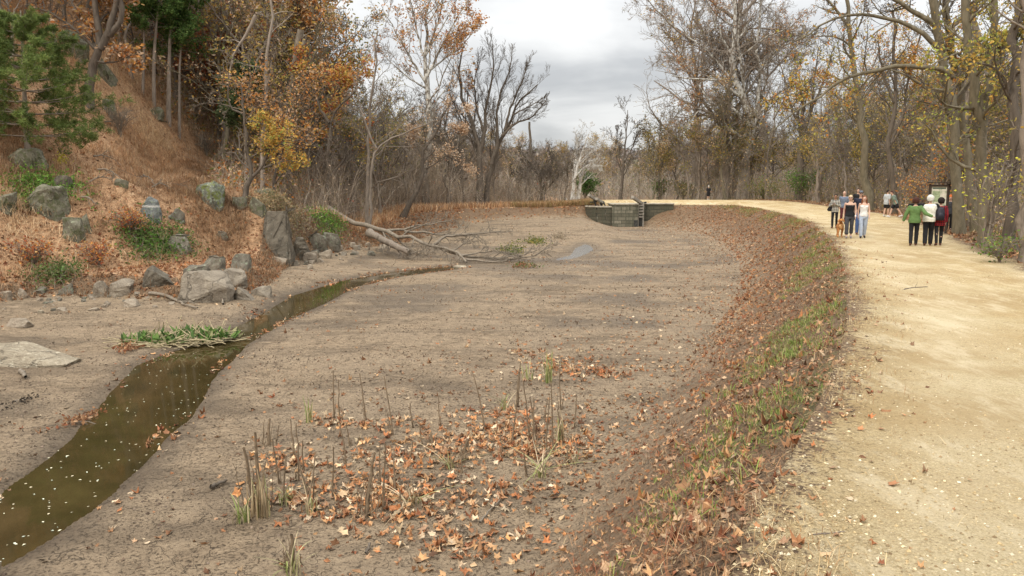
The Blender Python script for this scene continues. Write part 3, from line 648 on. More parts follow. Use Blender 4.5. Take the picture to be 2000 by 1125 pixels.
def rooted(Y, *pts):
    """trunk line read off the photo at depth Y, its foot put down on the ground"""
    L = px(Y, *pts); b = L[0]; L[0] = (b[0], b[1], hz(b[0], b[1])-.15); return L
def M_(px_, Y): return px_*Y/F          # photo pixels to metres at depth Y

# ---- trees one can single out, left side
Y = 37.5
def pine():
    r = np.random.default_rng(5); L = rooted(Y, (55,303),(50,230),(45,120),(40,20)); base = np.array(L[0]); e = empty('pine_tree', tuple(base))
    tag(e, 'bushy green pine with layered boughs growing on the rocky slope at the far left', 'pine tree')
    P = resample(np.array(L)-base, 14)[None]; R0 = np.linspace(.15, .03, 14)[None]
    V, Q = tubes(P, R0, 9)
    Hh = P[0,-1,2]; C, Rc = [], []
    for k in range(62):
        t = .16+.82*k/62; i = t*13; b = P[0,int(i)]; az = k*2.4+r.random(); ln = (4.1*(1-t)**.7+.45)*(.75+.4*r.random())*(.75 if t < .3 else 1); s = np.linspace(0, 1, 7)
        d = np.array([math.cos(az), math.sin(az)]); pts = np.zeros((7,3)); pts[:,:2] = b[:2]+d*s[:,None]*ln+r.normal(size=(7,2))*.04; pts[:,2] = b[2]+s*ln*.10+.25*s**2*ln*(.3+t)-.10*ln*s
        C.append(pts); Rc.append(np.linspace(.035, .008, 7))
    C = np.array(C); Rc = np.array(Rc)
    S, Rs = sprout(C, Rc, 9, .3, 1, .75, .30, .5, 4, .15, .03, r, tipfall=.3); S2, Rs2 = sprout(S, Rs, 4, .2, 1, .7, .5, .6, 3, .15, .04, r)
    V2, Q2 = tubes(C, Rc, 4); link('trunk', mesh_np('trunk', np.vstack([V,V2]), quads=np.vstack([Q,Q2+len(V)]), mats=[M['barktan']], smooth=True), e)
    V3, Q3 = tubes(S, Rs, 3); allp = np.vstack([S.reshape(-1,3), S2.reshape(-1,3), S2.reshape(-1,3)+r.normal(size=(len(S2)*3,3))*.05])
    d = nrm(r.normal(size=(len(allp),3))*np.array([1,1,.55])+np.array([0,0,.35])); n = len(allp)
    m = 5; p0 = np.repeat(allp, m, 0); dd = nrm(np.repeat(d, m, 0)+r.normal(size=(n*m,3))*.6); ln = .17+.12*r.random((n*m,1)); sd = nrm(np.cross(dd, r.normal(size=(n*m,3))))*.013
    nv = np.stack([p0-sd, p0+sd, p0+dd*ln], 1).reshape(-1,3); nt_ = np.arange(n*m*3).reshape(-1,3)
    pal = np.array([(.11,.165,.040),(.15,.20,.05),(.075,.115,.03),(.20,.235,.07)]); clump = np.repeat(.65+.7*(vnoise(allp[:,0]*1.5, allp[:,2]*1.5+allp[:,1])+.5), m)[:,None]
    nc = np.repeat(pal[r.integers(0,4,n*m)]*clump, 3, 0)
    V_ = np.vstack([V3, nv]); link('crown', mesh_np('crown', V_, quads=Q3, tris=nt_+len(V3), mats=[M['barktan'], M['needle']], cols=np.vstack([np.ones((len(V3),3)), nc]), tmi=np.full(len(nt_), 1)), e)
pine()
Y = 50
build_tree('oak_tree', 'leaning oak with forked dark trunk and tan orange leaves above the grassy slope', 'tree',
    [(rooted(Y,(168,180),(178,140),(195,90),(190,20),(185,-80)), .34, .12), (px(Y,(195,95),(215,60),(225,10),(250,-70)), .26, .1), (px(Y,(212,70),(240,40),(235,-20),(215,-90)), .2, .1), (px(Y,(190,100),(150,60),(110,30),(60,10)), .12, .04), (px(Y,(185,120),(220,125),(262,105)), .09, .03)],
    [LV(7,.9,.42,.5,.3,K=6,sides=5), LV(6,.8,.5,.5,.2,sides=3), LV(5,.7,.5,.6,.2,K=4)], 'barkdark', dict(n=5200, size=.26, pal=ORA+TANL, spread=.22, patch=2.5, bias=.15), seed=11)
def cedar(name, label, trunks, boxes, n, seed, pal=GRN, group=None):
    """evergreen made of feathery sprays about several stems"""
    r = np.random.default_rng(seed); base = np.array(trunks[0][0][0]); e = empty(name, tuple(base)); tag(e, label, 'cedar tree', group)
    P = np.array([resample(np.array(t[0])-base, 14) for t in trunks]); R0 = np.array([np.linspace(t[1], t[1]*.3, 14) for t in trunks]); V, Q = tubes(P, R0, 8)
    link('trunk', mesh_np('trunk', V, quads=Q, mats=[M['barktan']], smooth=True), e)
    C, Rc = sprout(P, R0, n, .58, 1, 1.25, .30, .35, 6, .08, .03, r, tipfall=.6); S, Rs = sprout(C, Rc, 11, .15, 1, .8, .36, .5, 4, .2, .02, r, tipfall=.3); S2, _ = sprout(S, Rs, 4, .1, 1, .7, .6, .5, 3, .2, 0, r)
    V1, Q1 = tubes(C, Rc, 3); allp = np.vstack([S.reshape(-1,3), S2.reshape(-1,3)]); allp = np.repeat(allp, 2, 0)+r.normal(size=(len(allp)*2,3))*.07
    lv_, lt, lc = scatter([DIA, OVAL], allp, .15, 1.0, pal, r); lc *= np.repeat(.6+.8*(vnoise(allp[:,0]*.9+allp[:,1], allp[:,2]*.9)+.5), 1)[:, None].repeat(1,1).mean() 
    link('crown', mesh_np('crown', np.vstack([V1, lv_]), quads=Q1, tris=lt+len(V1), mats=[M['barktan'], M['leaf']], cols=np.vstack([np.ones((len(V1),3)), lc]), tmi=np.full(len(lt), 1)), e)
    return e
CED = [(.07,.13,.03),(.10,.17,.04),(.05,.10,.025),(.13,.18,.05)]
cedar('cedar_tree', 'dark green cedar with several pale stems high on the left hillside', [(rooted(58,(298,172),(300,100),(312,-10),(318,-60)), .16), (rooted(58.5,(325,170),(330,80),(345,-40)), .2), (rooted(59,(344,160),(350,90),(372,0)), .13), (rooted(58,(276,150),(282,80),(280,-30)), .12)], None, 22, 21, CED)
cedar('cedar_tree', 'smaller dull green cedar growing behind the yellow leaved persimmon', [(rooted(53,(478,300),(478,220),(470,140)), .13)], None, 26, 22, [(.07,.10,.035),(.09,.12,.045),(.055,.08,.03)])
Y = 41.5
build_tree('persimmon_tree', 'small crooked tree with pale bare branches and yellow leaves on the rock outcrop', 'tree',
    [(rooted(Y,(478,388),(482,360),(494,344),(484,300),(480,250),(474,200),(470,165)), .17, .03), (px(Y,(494,344),(512,330),(520,300),(545,280),(590,272)), .09, .02), (px(Y,(488,330),(466,312),(460,296),(425,300)), .06, .015), (px(Y,(474,222),(450,214),(445,180),(448,130),(430,95)), .05, .012), (px(Y,(478,240),(500,235),(520,250),(535,275)), .05, .015), (px(Y,(474,215),(440,205),(415,200),(385,205)), .04, .01), (px(Y,(472,205),(490,170),(488,120)), .04, .01), (px(Y,(512,330),(550,312),(590,318)), .05, .012)],
    [LV(7,.9,.42,.55,.25,K=6,sides=4,wig=.22), LV(5,.8,.5,.6,.2,wig=.22), LV(3,.7,.6,.6,.2,K=4)], 'barkdark',
    dict(n=2600, size=.14, pal=YEL+[(.60,.36,.08),(.52,.28,.07),(.25,.30,.07)], spread=.12, patch=1.2, bias=.3, where=lambda c: (((c[:,0]*F/c[:,1]+1000) > 492) & (c[:,2] < 6.0))*1.0+.03), seed=31, twigbark='dead', rmin=.010)
Y = 60
build_tree('dead_tree', 'tall broken grey snag with a splintered top among the hillside trees', 'dead tree',
    [(rooted(Y,(556,300),(566,220),(572,150),(582,90),(588,58)), .42, .26), (px(Y,(586,110),(593,85),(596,68)), .16, .14)], [LV(3,.9,.18,.3,.5,K=5,sides=4)], 'dead', None, seed=41)
build_tree('dead_tree', 'thin white leafless dead tree standing over the tawny grass slope', 'dead tree',
    [(rooted(52,(505,300),(515,200),(525,80),(532,-40)), .16, .07), (px(52,(500,30),(480,70),(455,105),(448,150)), .14, .04)], [LV(6,.9,.25,.5,.4,K=5,sides=4), LV(4,.8,.5,.6)], 'barktan', None, seed=42)
Y = 60
build_tree('tree', 'dark crooked tree with red and yellow leaves behind the thicket', 'tree',
    [(rooted(Y,(640,400),(640,300),(645,235),(672,200),(700,170)), .2, .06), (px(Y,(643,240),(622,210),(612,160),(600,120)), .12, .04)], [LV(7,.8,.5,.5,.3,K=6,sides=4), LV(6,.8,.5,.6), LV(4,.7,.5,.6,K=4)], 'barkdark', dict(n=2600, size=.25, pal=ORA+YEL+RED, spread=.25, patch=2.2, bias=.05), seed=51)
build_tree('tree', 'slim straight grey trunk rising through the brush at the end of the fallen log', 'tree',
    [(rooted(57,(718,440),(716,330),(722,240),(730,160),(738,60)), .16, .05)], [LV(16,.7,.28,.5,.35,K=6,sides=3), LV(6,.8,.5,.6), LV(4,.7,.5,.6,K=4)], 'bark', None, seed=52)
build_tree('tree', 'leaning dark tree with papery tan seed clusters beside the canal shore', 'tree',
    [(rooted(66,(785,440),(812,380),(828,335),(822,300),(850,262),(868,225),(885,190)), .26, .06), (px(66,(826,310),(815,285),(808,258)), .1, .03), (px(66,(850,262),(862,268),(875,255),(905,262)), .08, .03), (px(66,(828,330),(850,322),(872,300),(915,312)), .07, .02)],
    [LV(7,.8,.5,.5,.3,K=6,sides=4), LV(6,.8,.5,.6), LV(4,.7,.5,.6,K=4)], 'barkdark', dict(n=3000, size=.17, pal=TANL+[(.60,.48,.36)], spread=.2, patch=2, bias=.05), seed=53)
build_tree('tree', 'thin dark arching tree leaning left out of the thicket toward the slope', 'tree',
    [(rooted(56,(722,420),(724,330),(735,290),(768,270),(810,250),(850,235)), .14, .04), (px(56,(735,290),(712,240),(700,190),(690,150)), .09, .03)], [LV(8,.8,.45,.5,.3,K=6,sides=3), LV(6,.8,.5,.6), LV(4,.7,.5,.6,K=4)], 'bark', None, seed=54)
Y = 78
build_tree('sycamore_tree', 'tall pale sycamore with sparse orange leaves at the edge of the open sky', 'sycamore tree',
    [(rooted(Y,(832,410),(834,300),(833,200),(832,120),(838,20),(842,-90)), .38, .06), (px(Y,(833,165),(800,110),(770,60),(745,10)), .14, .03), (px(Y,(834,150),(862,90),(890,40),(915,0)), .15, .03), (px(Y,(833,130),(815,60),(795,-20),(785,-70)), .12, .03), (px(Y,(835,140),(870,115),(905,90),(935,45)), .1, .02), (px(Y,(834,175),(795,150),(760,120),(742,95)), .1, .02), (px(Y,(836,100),(860,30),(875,-40),(880,-90)), .12, .03)],
    [LV(10,.6,.4,.5,.15,K=6,sides=4,up=.1), LV(7,.7,.5,.55,.2,up=.08), LV(5,.7,.5,.6,.2,K=4)], 'barkpale', dict(n=4300, size=.24, pal=ORA+[(.50,.33,.16),(.42,.22,.10)], spread=.22, patch=3.5, bias=.25), seed=61, twigbark='barktan', rmin=.014)
Y = 82
def vase(px0, py0, Y, tops, r0, seed, **k):
    L = [(rooted(Y,(px0,py0),(px0-2,py0-60),(px0+2,py0-110)), r0, r0*.7)]
    for (a, b, c, d) in tops: L.append((px(Y,(px0+2,py0-85),(a,b),(c,d)), r0*.5, r0*.08))
    return L
build_tree('elm_tree', 'large leafless vase shaped tree spreading dark limbs against the grey sky', 'elm tree',
    [(rooted(Y,(938,405),(938,350),(936,290),(925,255),(905,200),(895,140),(905,90)), .46, .05), (rooted(Y+.6,(950,405),(952,345),(968,310),(985,255),(1010,205),(1050,165)), .36, .05), (px(Y,(937,300),(950,250),(948,200),(965,140),(962,85)), .24, .04), (px(Y,(960,320),(975,270),(968,210),(990,150),(1000,110)), .22, .04), (px(Y,(980,265),(1010,238),(1040,230),(1068,195)), .16, .03), (px(Y,(930,265),(905,245),(892,215),(880,185)), .14, .03), (px(Y,(985,255),(1000,200),(1025,150),(1030,120)), .16, .03), (px(Y,(945,260),(930,210),(925,160),(940,110)), .16, .03), (px(Y,(1000,225),(1040,205),(1062,190)), .1, .02)],
    [LV(12,.42,.34,.38,.2,K=6,sides=4,up=.05,wig=.1), LV(8,.5,.52,.5,.15,up=.04,wig=.12), LV(7,.55,.55,.6,.15,K=4)], 'barkdark', dict(n=160, size=.3, pal=ORA, spread=.15, patch=1, bias=.1, where=lambda c: ((c[:,0]*F/c[:,1]+1000 < 930) & (c[:,2] > 12))*1.+.001), seed=62, rmin=.009)
build_tree('dead_tree', 'dark bare pole like snag rising above the distant round brush', 'dead tree', [(rooted(105,(1036,400),(1036,330),(1034,238)), .32, .14)], [LV(3,.9,.08,.4,.3,K=4,sides=3)], 'barkdark', None, seed=63)
for i, (pb, pts, lab) in enumerate([((1116,392),[(1124,340),(1138,290),(1150,262)],'white trunked sycamore leaning right, nearest of three behind the lock'), ((1128,392),[(1136,345),(1142,318),(1168,310)],'white sycamore with one long arching limb behind the lock'), ((1122,394),[(1118,345),(1128,300),(1126,265)],'slender upright white sycamore between two leaning ones behind the lock')]):
    build_tree('sycamore_tree', lab, 'sycamore tree', [(rooted(98+i, pb, *pts), .30, .06), (px(98+i,(pb[0]+8,345),(pb[0]+30,320),(pb[0]+52,325)), .1, .03)], [LV(8,.7,.45,.5,.3,K=6,sides=3), LV(6,.8,.5,.6), LV(4,.7,.5,.6,K=4)], 'barkwhite', None, seed=70+i, rmin=.018, group='white sycamores behind the lock')
build_tree('tree', 'slender leafless tree standing alone against the sky beyond the lock', 'tree', [(rooted(108,(1212,395),(1216,340),(1222,280),(1226,215)), .26, .04), (px(108,(1216,340),(1200,300),(1205,255)), .1, .03), (px(108,(1218,320),(1240,280),(1245,240)), .1, .03)], [LV(10,.6,.38,.5,.25,K=6,sides=3,up=.1), LV(7,.6,.5,.6), LV(5,.7,.5,.6,K=4)], 'barkdark', None, seed=75, rmin=.02)
build_tree('tree', 'low round leafless tree with a tangled crown left of the lock', 'tree', [(rooted(92,(1055,402),(1060,370),(1048,335),(1020,300)), .26, .05), (px(92,(1058,372),(1075,340),(1080,300)), .18, .05), (px(92,(1055,350),(1040,350),(1000,332)), .12, .03), (px(92,(1062,375),(1090,345),(1110,320)), .12, .03)], [LV(10,.8,.5,.5,.2,K=6,sides=3), LV(8,.8,.5,.6), LV(6,.7,.5,.6,K=4)], 'barkdark', dict(n=500, size=.2, pal=OLI+TANL, spread=.2), seed=76, rmin=.018)

# ---- trees one can single out, right side
build_tree('sycamore_tree', 'big sycamore with white upper limbs and one limb arching left over the path', 'sycamore tree',
    [(rooted(101,(1447,396),(1452,340),(1462,290),(1466,262),(1462,225),(1440,170),(1428,110),(1440,20),(1430,-60)), .80, .12), (px(101,(1466,262),(1480,215),(1485,140),(1478,60),(1490,-40)), .34, .08), (px(101,(1464,245),(1440,215),(1405,205),(1370,208),(1345,240)), .26, .05), (px(101,(1448,185),(1418,140),(1370,90),(1330,60),(1290,30)), .22, .04), (px(101,(1478,225),(1510,195),(1560,180),(1600,160)), .2, .04), (px(101,(1452,195),(1400,150),(1345,130),(1300,110)), .2, .03), (px(101,(1480,150),(1520,90),(1550,30)), .18, .04), (px(101,(1440,220),(1455,245),(1450,205)), .18, .05), (px(101,(1430,110),(1395,40),(1370,-30)), .18, .04)],
    [LV(12,.8,.48,.5,.15,K=6,sides=4,wig=.26), LV(9,.8,.5,.55,.15,wig=.26), LV(8,.7,.5,.6,.15,K=4,wig=.25)], 'barkpale', dict(n=3800, size=.22, pal=TANL+ORA, spread=.2, patch=5, bias=.1), seed=81, twigbark='barktan', rmin=.016)
for i, (Y, pb, top, r0, lab, leafn) in enumerate([
    (106,(1358,392),[(1362,330),(1360,250),(1362,160),(1350,80),(1358,-20)],.52,'dark tall sycamore at the bend where a lone walker passes',2600),
    (103,(1412,395),[(1420,330),(1418,250),(1425,150),(1440,40),(1448,-50)],.80,'thick brown trunk just left of the white limbed sycamore',2000),
    (108,(1436,396),[(1440,330),(1438,250),(1450,160),(1470,60)],.4,'narrow dark trunk squeezed between two thick ones at the bend',1200),
    (110,(1462,398),[(1466,330),(1475,240),(1500,150),(1510,40)],.4,'slender trunk half hidden behind the white limbed sycamore',1200)]):
    L = [(rooted(Y, pb, *top), r0, r0*.15)]
    for s in (-1, 1, -1, 1):
        k = random.randint(2, len(top)-2); a = top[k]; w_ = random.randint(50, 130); L.append((px(Y, a, (a[0]+s*w_*.45, a[1]-40), (a[0]+s*w_, a[1]-60-random.randint(0,60))), r0*.35, .03))
    build_tree('sycamore_tree', lab, 'sycamore tree', L, [LV(13,.8,.46,.5,.2,K=6,sides=4,wig=.24), LV(9,.8,.5,.55,.15,wig=.24), LV(8,.7,.5,.6,.15,K=4,wig=.24)], 'barktan', dict(n=leafn, size=.22, pal=TANL+YEL[:2]+OLI[:1], spread=.2, patch=4, bias=.15), seed=90+i, rmin=.016)
build_tree('tree', 'dark vase shaped leafless tree with fanning limbs behind the walkers', 'tree',
    [(rooted(88,(1562,405),(1560,340),(1566,290),(1570,250),(1568,200),(1560,150)), .55, .06), (px(88,(1568,262),(1590,200),(1612,150),(1630,90)), .25, .04), (px(88,(1568,258),(1585,210),(1590,160),(1600,90)), .2, .04), (px(88,(1568,262),(1545,210),(1535,160),(1520,110)), .2, .04), (px(88,(1566,290),(1610,225),(1660,185),(1700,165)), .22, .04)],
    [LV(9,.7,.42,.5,.25,K=6,sides=4), LV(7,.7,.5,.55,.15), LV(5,.7,.5,.6,.15,K=4)], 'barkdark', dict(n=1200, size=.22, pal=YEL+OLI, spread=.3, patch=3), seed=101, rmin=.014)
build_tree('tree', 'tree leaning right with twin dark limbs behind the couple', 'tree',
    [(rooted(85,(1592,405),(1606,330),(1640,250),(1690,170),(1720,90)), .34, .06), (px(85,(1608,320),(1600,260),(1640,190),(1655,110)), .2, .05)],
    [LV(9,.7,.42,.5,.3,K=6,sides=4), LV(7,.7,.5,.55,.15), LV(5,.7,.5,.6,.15,K=4)], 'bark', dict(n=1500, size=.2, pal=YEL+OLI+TANL, spread=.3, patch=3), seed=102, rmin=.013)
Y = 65
build_tree('tree', 'straight olive barked tree rising just behind the capped man', 'tree',
    [(rooted(Y,(1694,415),(1692,370),(1690,300),(1680,230),(1672,170),(1664,90),(1655,40),(1645,-60)), .38, .12), (px(Y,(1678,215),(1655,165),(1625,145),(1590,150)), .12, .04), (px(Y,(1655,50),(1635,20),(1600,-20)), .16, .05), (px(Y,(1682,240),(1705,180),(1745,120)), .1, .03)],
    [LV(9,.9,.30,.5,.35,K=6,sides=4), LV(7,.8,.5,.55,.15), LV(5,.7,.5,.6,.15,K=4)], 'barkolive', dict(n=1300, size=.17, pal=YEL+ORA, spread=.18, patch=2, bias=.1), seed=103, rmin=.011)
build_tree('tree', 'pale thin twisted sapling standing left of the approaching walkers', 'tree',
    [(rooted(83,(1598,405),(1594,370),(1600,330),(1590,290),(1605,240)), .2, .05), (px(83,(1597,330),(1580,300),(1560,270)), .08, .03)],
    [LV(9,.9,.40,.5,.3,K=6,sides=4), LV(7,.8,.5,.55,.15)], 'barktan', dict(n=900, size=.18, pal=OLI+YEL, spread=.25), seed=104, rmin=.012)
# long boughs come from the great trees at the right edge
Y = 33.5
build_tree('sycamore_tree', 'massive multi stemmed tree at the right with long boughs reaching left across the path', 'sycamore tree',
    [(rooted(Y,(1872,478),(1868,380),(1862,250),(1855,150),(1825,60),(1810,-60)), .24, .15), (rooted(Y+1.6,(1900,480),(1892,390),(1890,280),(1868,170),(1850,60),(1848,-60)), .2, .13),
     (px(Y,(1862,150),(1810,128),(1750,130),(1690,145),(1640,158),(1590,190),(1530,235),(1500,262)), .13, .02), (px(Y,(1840,100),(1790,52),(1740,35),(1690,28),(1640,32),(1580,65),(1530,90)), .12, .02), (px(Y,(1822,45),(1780,20),(1700,-30)), .12, .05), (px(Y,(1850,60),(1885,30),(1920,-20)), .12, .05)],
    [LV(12,.8,.30,.45,.3,K=7,sides=4,wig=.2), LV(8,.8,.5,.55,.15,wig=.2), LV(6,.7,.5,.6,.15,K=4,wig=.2)], 'barkolive', dict(n=2100, size=.12, pal=YEL+ORA[:2]+[(.38,.34,.07),(.26,.27,.06)], spread=.12, patch=1.6, bias=.12, temps=STARS[:2]+[OVAL], where=lambda c: (np.exp(-(((c[:,0]*F/c[:,1]+1000)-1590)/70)**2-((c[:,2]-6.2)/1.3)**2)+np.exp(-(((c[:,0]*F/c[:,1]+1000)-1830)/60)**2-((c[:,2]-7.4)/1.6)**2)+.07)), seed=110, twigbark='barkdark', rmin=.007)
Y = 27
build_tree('tree', 'tall forked tree with mossy olive trunk right of the massive one', 'tree',
    [(rooted(Y,(1925,470),(1922,380),(1920,260),(1905,190),(1890,90),(1880,-60)), .21, .12), (px(Y,(1920,215),(1940,120),(1945,20),(1935,-60)), .15, .09), (px(Y,(1930,150),(1965,80),(2010,40)), .1, .05)],
    [LV(10,.8,.32,.45,.25,K=6,sides=4,wig=.2), LV(7,.8,.5,.55,.15,wig=.2), LV(6,.7,.5,.6,.15,K=4)], 'barkolive', dict(n=1300, size=.11, pal=[(.40,.38,.08),(.28,.32,.07),(.50,.42,.10),(.45,.28,.06)], spread=.12, patch=1.3, bias=.05, temps=STARS[:2]+[OVAL]), seed=111, rmin=.007)
build_tree('tree', 'straight dark trunk at the right edge wrapped by bare twigs', 'tree',
    [(rooted(25,(1975,500),(1976,380),(1985,250),(1980,120),(1990,-60)), .19, .12), (px(25,(1980,200),(1950,130),(1900,120),(1870,150)), .07, .02), (px(25,(1985,120),(2020,60),(2040,0)), .1, .04)],
    [LV(9,.9,.30,.4,.2,K=6,sides=4,wig=.2), LV(7,.8,.5,.55,.15,wig=.2), LV(5,.7,.5,.6,.15,K=4)], 'barkdark', dict(n=1300, size=.12, pal=YEL+OLI, spread=.15, patch=1.3), seed=112, rmin=.007)
build_tree('tree', 'slim trunk partly outside the right edge of the woods', 'tree',
    [(rooted(21,(1998,520),(2003,380),(1998,250),(2010,100),(2005,-60)), .13, .09)], [LV(9,.9,.25,.4,.2,K=6,sides=4,wig=.2), LV(6,.8,.5,.55,.15,wig=.2), LV(5,.7,.5,.6,.15,K=4)], 'bark', dict(n=600, size=.11, pal=OLI+YEL, spread=.15), seed=113, rmin=.006)
build_tree('tree', 'slanting trunk crossing behind the information board', 'tree',
    [(rooted(40,(1905,440),(1898,370),(1885,300),(1880,220),(1900,120),(1905,0)), .3, .14)], [LV(10,.8,.3,.45,.3,K=6,sides=4,wig=.2), LV(7,.8,.5,.55,.15,wig=.2), LV(5,.7,.5,.6,.15,K=4)], 'bark', dict(n=1500, size=.15, pal=OLI+YEL, spread=.2), seed=114, rmin=.009)
Y = 57
build_tree('tree', 'dark tree with a dense tangled fork behind the two joggers', 'tree',
    [(rooted(Y,(1745,418),(1742,350),(1738,270),(1752,200),(1748,120),(1742,20)), .22, .08), (px(Y,(1740,280),(1768,220),(1775,150),(1800,60)), .12, .05), (px(Y,(1746,200),(1725,150),(1715,80)), .1, .04)], [LV(10,.8,.35,.5,.3,K=6,sides=4,wig=.22), LV(8,.8,.5,.55,.15,wig=.2), LV(6,.7,.5,.6,.15,K=4)], 'barkdark', dict(n=2200, size=.16, pal=ORA+YEL, spread=.18, patch=2), seed=115, rmin=.01)
# low leafy branches
def bush(name, label, pxc, Y, w, h, n, pal, size=.12, seed=1, stems=14, cat='bush', group=None, lift=0, temps=None, bark='bark', tilt=1.2):
    b = at(pxc, 400, Y); base = (b[0], b[1], hz(b[0], b[1])+lift); r = np.random.default_rng(seed); e = empty(name, base); tag(e, label, cat, group)
    th = r.random(stems)*2*np.pi; sp_ = r.random(stems)**.7
    s = np.linspace(0, 1, 7)[None,:,None]; d = np.stack([np.cos(th)*sp_*w/2, np.sin(th)*sp_*w/2, h*(.6+.5*r.random(stems))], -1)[:,None,:]
    P = d*s; P[:,:,2] = d[:,:,2]*np.sin(s[:,:,0]*1.5)/1.0; P[:,:,:2] *= s**.4; P = P+r.normal(size=P.shape)*.02*h
    Rr = np.linspace(.02, .007, 7)[None].repeat(stems, 0)*max(1, h*.7)
    C, Rc = sprout(P, Rr, 7, .2, 1, .8, .4, .6, 5, .2, .05, r); D, Rd = sprout(C, Rc, 5, .2, 1, .8, .5, .6, 4, .2, .03, r); Rd = np.maximum(Rd, .004)
    V0, Q0 = tubes(P, Rr, 4); link('stem', mesh_np('stem', V0, quads=Q0, mats=[M[bark]], smooth=True), e)
    V1, Q1 = tubes(C, Rc, 3); V2, Q2 = tubes(D, Rd, 3); Vb = np.vstack([V1,V2]); Qb = np.vstack([Q1,Q2+len(V1)])
    pick = r.integers(0, len(D), n); tt = r.integers(0, 4, n); pp = D[pick, tt]+r.normal(size=(n,3))*.06*max(w, h)
    pp[:,2] = np.maximum(pp[:,2], .02); lv_, lt, lc = scatter(temps or [OVAL, DIA], pp, size, tilt, pal, r)
    link('foliage', mesh_np('foliage', np.vstack([Vb, lv_]), quads=Qb, tris=lt+len(Vb), mats=[M[bark], M['leaf']], cols=np.vstack([np.ones((len(Vb),3)), lc]), tmi=np.full(len(lt), 1)), e)
    return e
IVY = [(.10,.20,.03),(.14,.26,.045),(.07,.14,.025),(.20,.30,.06)]
DIVY = [(.06,.105,.025),(.09,.15,.035),(.12,.15,.05),(.17,.17,.08)]
def on_hill(pxc, pyc, w, h, name, label, n, pal, size, seed, temps=None, cat='bush', thick=.5):
    """ground hugging plant lying on the slope: w and h in photo pixels"""
    r = np.random.default_rng(seed); c = hit(pxc, pyc); Y = c[1]; pts = []
    k = 0
    while len(pts) < n and k < n*5:
        k += 1; a = r.random()*6.283; q = math.sqrt(r.random())*(.75+.35*math.sin(a*3+seed)+.2*math.sin(a*7)); g = hit(pxc+math.cos(a)*q*w/2, pyc+math.sin(a)*q*h/2) if k % 12 == 1 else g
        if abs(g[1]-Y) > 9: continue
        j = r.normal(size=3)*np.array([w*Y/F/9, .35, .12]); pts.append((g[0]+j[0], g[1]+j[1], 0))
    pts = np.array(pts); pts[:,2] = hgt(pts[:,0], pts[:,1])+np.abs(r.normal(size=len(pts)))*thick*.5+.03
    st = pts[::14]; bot = st.copy(); bot[:,2] = hgt(st[:,0], st[:,1])-.05; bot[:,:2] += r.normal(size=bot[:,:2].shape)*.15
    P = np.stack([bot, (bot+st)/2+r.normal(size=st.shape)*.06, st], 1)-np.array(c); V0, Q0 = tubes(P, np.linspace(.012, .006, 3)[None].repeat(len(P), 0), 3)
    lv_, lt, lc = scatter(temps or [OVAL, DIA], pts-np.array(c), size, 1.0, pal, r)
    me = mesh_np(name, np.vstack([V0, lv_]), quads=Q0, tris=lt+len(V0), mats=[M['barktan'], M['leaf']], cols=np.vstack([np.ones((len(V0),3)), lc]), tmi=np.full(len(lt), 1))
    return tag(link(name, me, loc=tuple(c)), label, cat, kind='stuff' if name == 'debris_clump' else None)
on_hill(85, 372, 165, 55, 'ivy_patch', 'bright green ivy trailing over the rocks below the pine', 2600, IVY, .13, 1)
on_hill(300, 478, 150, 70, 'ivy_patch', 'dull green ivy mounded over the grey rock above the beach boulder', 2600, DIVY+IVY[:1], .13, 2)
on_hill(643, 438, 70, 38, 'ivy_patch', 'small bright green patch on the dark cliff near the fallen trunk', 1200, IVY, .13, 3)
on_hill(110, 540, 110, 34, 'ivy_patch', 'low green creeper hanging over stones at the foot of the left bank', 1000, DIVY, .12, 4)
on_hill(118, 322, 26, 14, 'shrub', 'tiny yellow leaved sprig beside the rock under the pine', 160, [(.55,.48,.05),(.60,.55,.10)], .11, 5)
on_hill(545, 405, 110, 40, 'bramble_patch', 'tan dead grass and bramble hanging over the top of the dark cliff', 1500, [(.30,.24,.14),(.42,.30,.17),(.22,.20,.10)], .14, 16)
on_hill(580, 425, 100, 60, 'bramble_patch', 'greyish bramble tangle draped over the dark cliff', 900, [(.30,.24,.14),(.20,.19,.09),(.36,.29,.19)], .12, 6)
bush('shrub', 'bright green bushy shrub at the path edge left of the walkers', 1562, 88, 5.2, 3.0, 2600, DIVY+IVY[:3]+OLI[:1], .17, 31)
bush('shrub', 'small green shrub left of the lone walker', 1292, 108, 3.4, 2.4, 1100, DIVY+IVY[:1], .2, 32)
bush('shrub', 'small green shrub just right of its twin near the lone walker', 1335, 106, 3.6, 1.9, 1000, DIVY+OLI, .2, 33)
bush('shrub', 'pale green weedy shrub between the big trunks and the bend', 1490, 95, 6.0, 1.9, 1300, OLI+IVY[:1], .17, 34)
bush('evergreen_shrub', 'dark evergreen shrub behind the white sycamores by the lock', 1142, 104, 3.4, 3.4, 2400, GRN, .22, 35)
bush('shrub', 'shrub with rusty orange leaves left of the information board', 1795, 55, 3.4, 3.0, 600, ORA+[(.50,.30,.14)], .14, 36, cat='shrub')
bush('shrub', 'orange leaved shrub overhanging the information board', 1845, 40, 3.0, 4.4, 1000, ORA+YEL[:1]+OLI[:1], .14, 37, cat='shrub')
bush('vine', 'yellow leaved vine climbing at the foot of the right hand trunks', 1935, 23.5, 1.6, 3.0, 190, [(.55,.52,.06),(.62,.55,.10),(.40,.42,.06)], .10, 38, stems=8)
bush('shrub', 'low green weeds at the path edge under the rightmost trees', 1962, 21, 1.9, .6, 420, IVY+OLI, .08, 39)

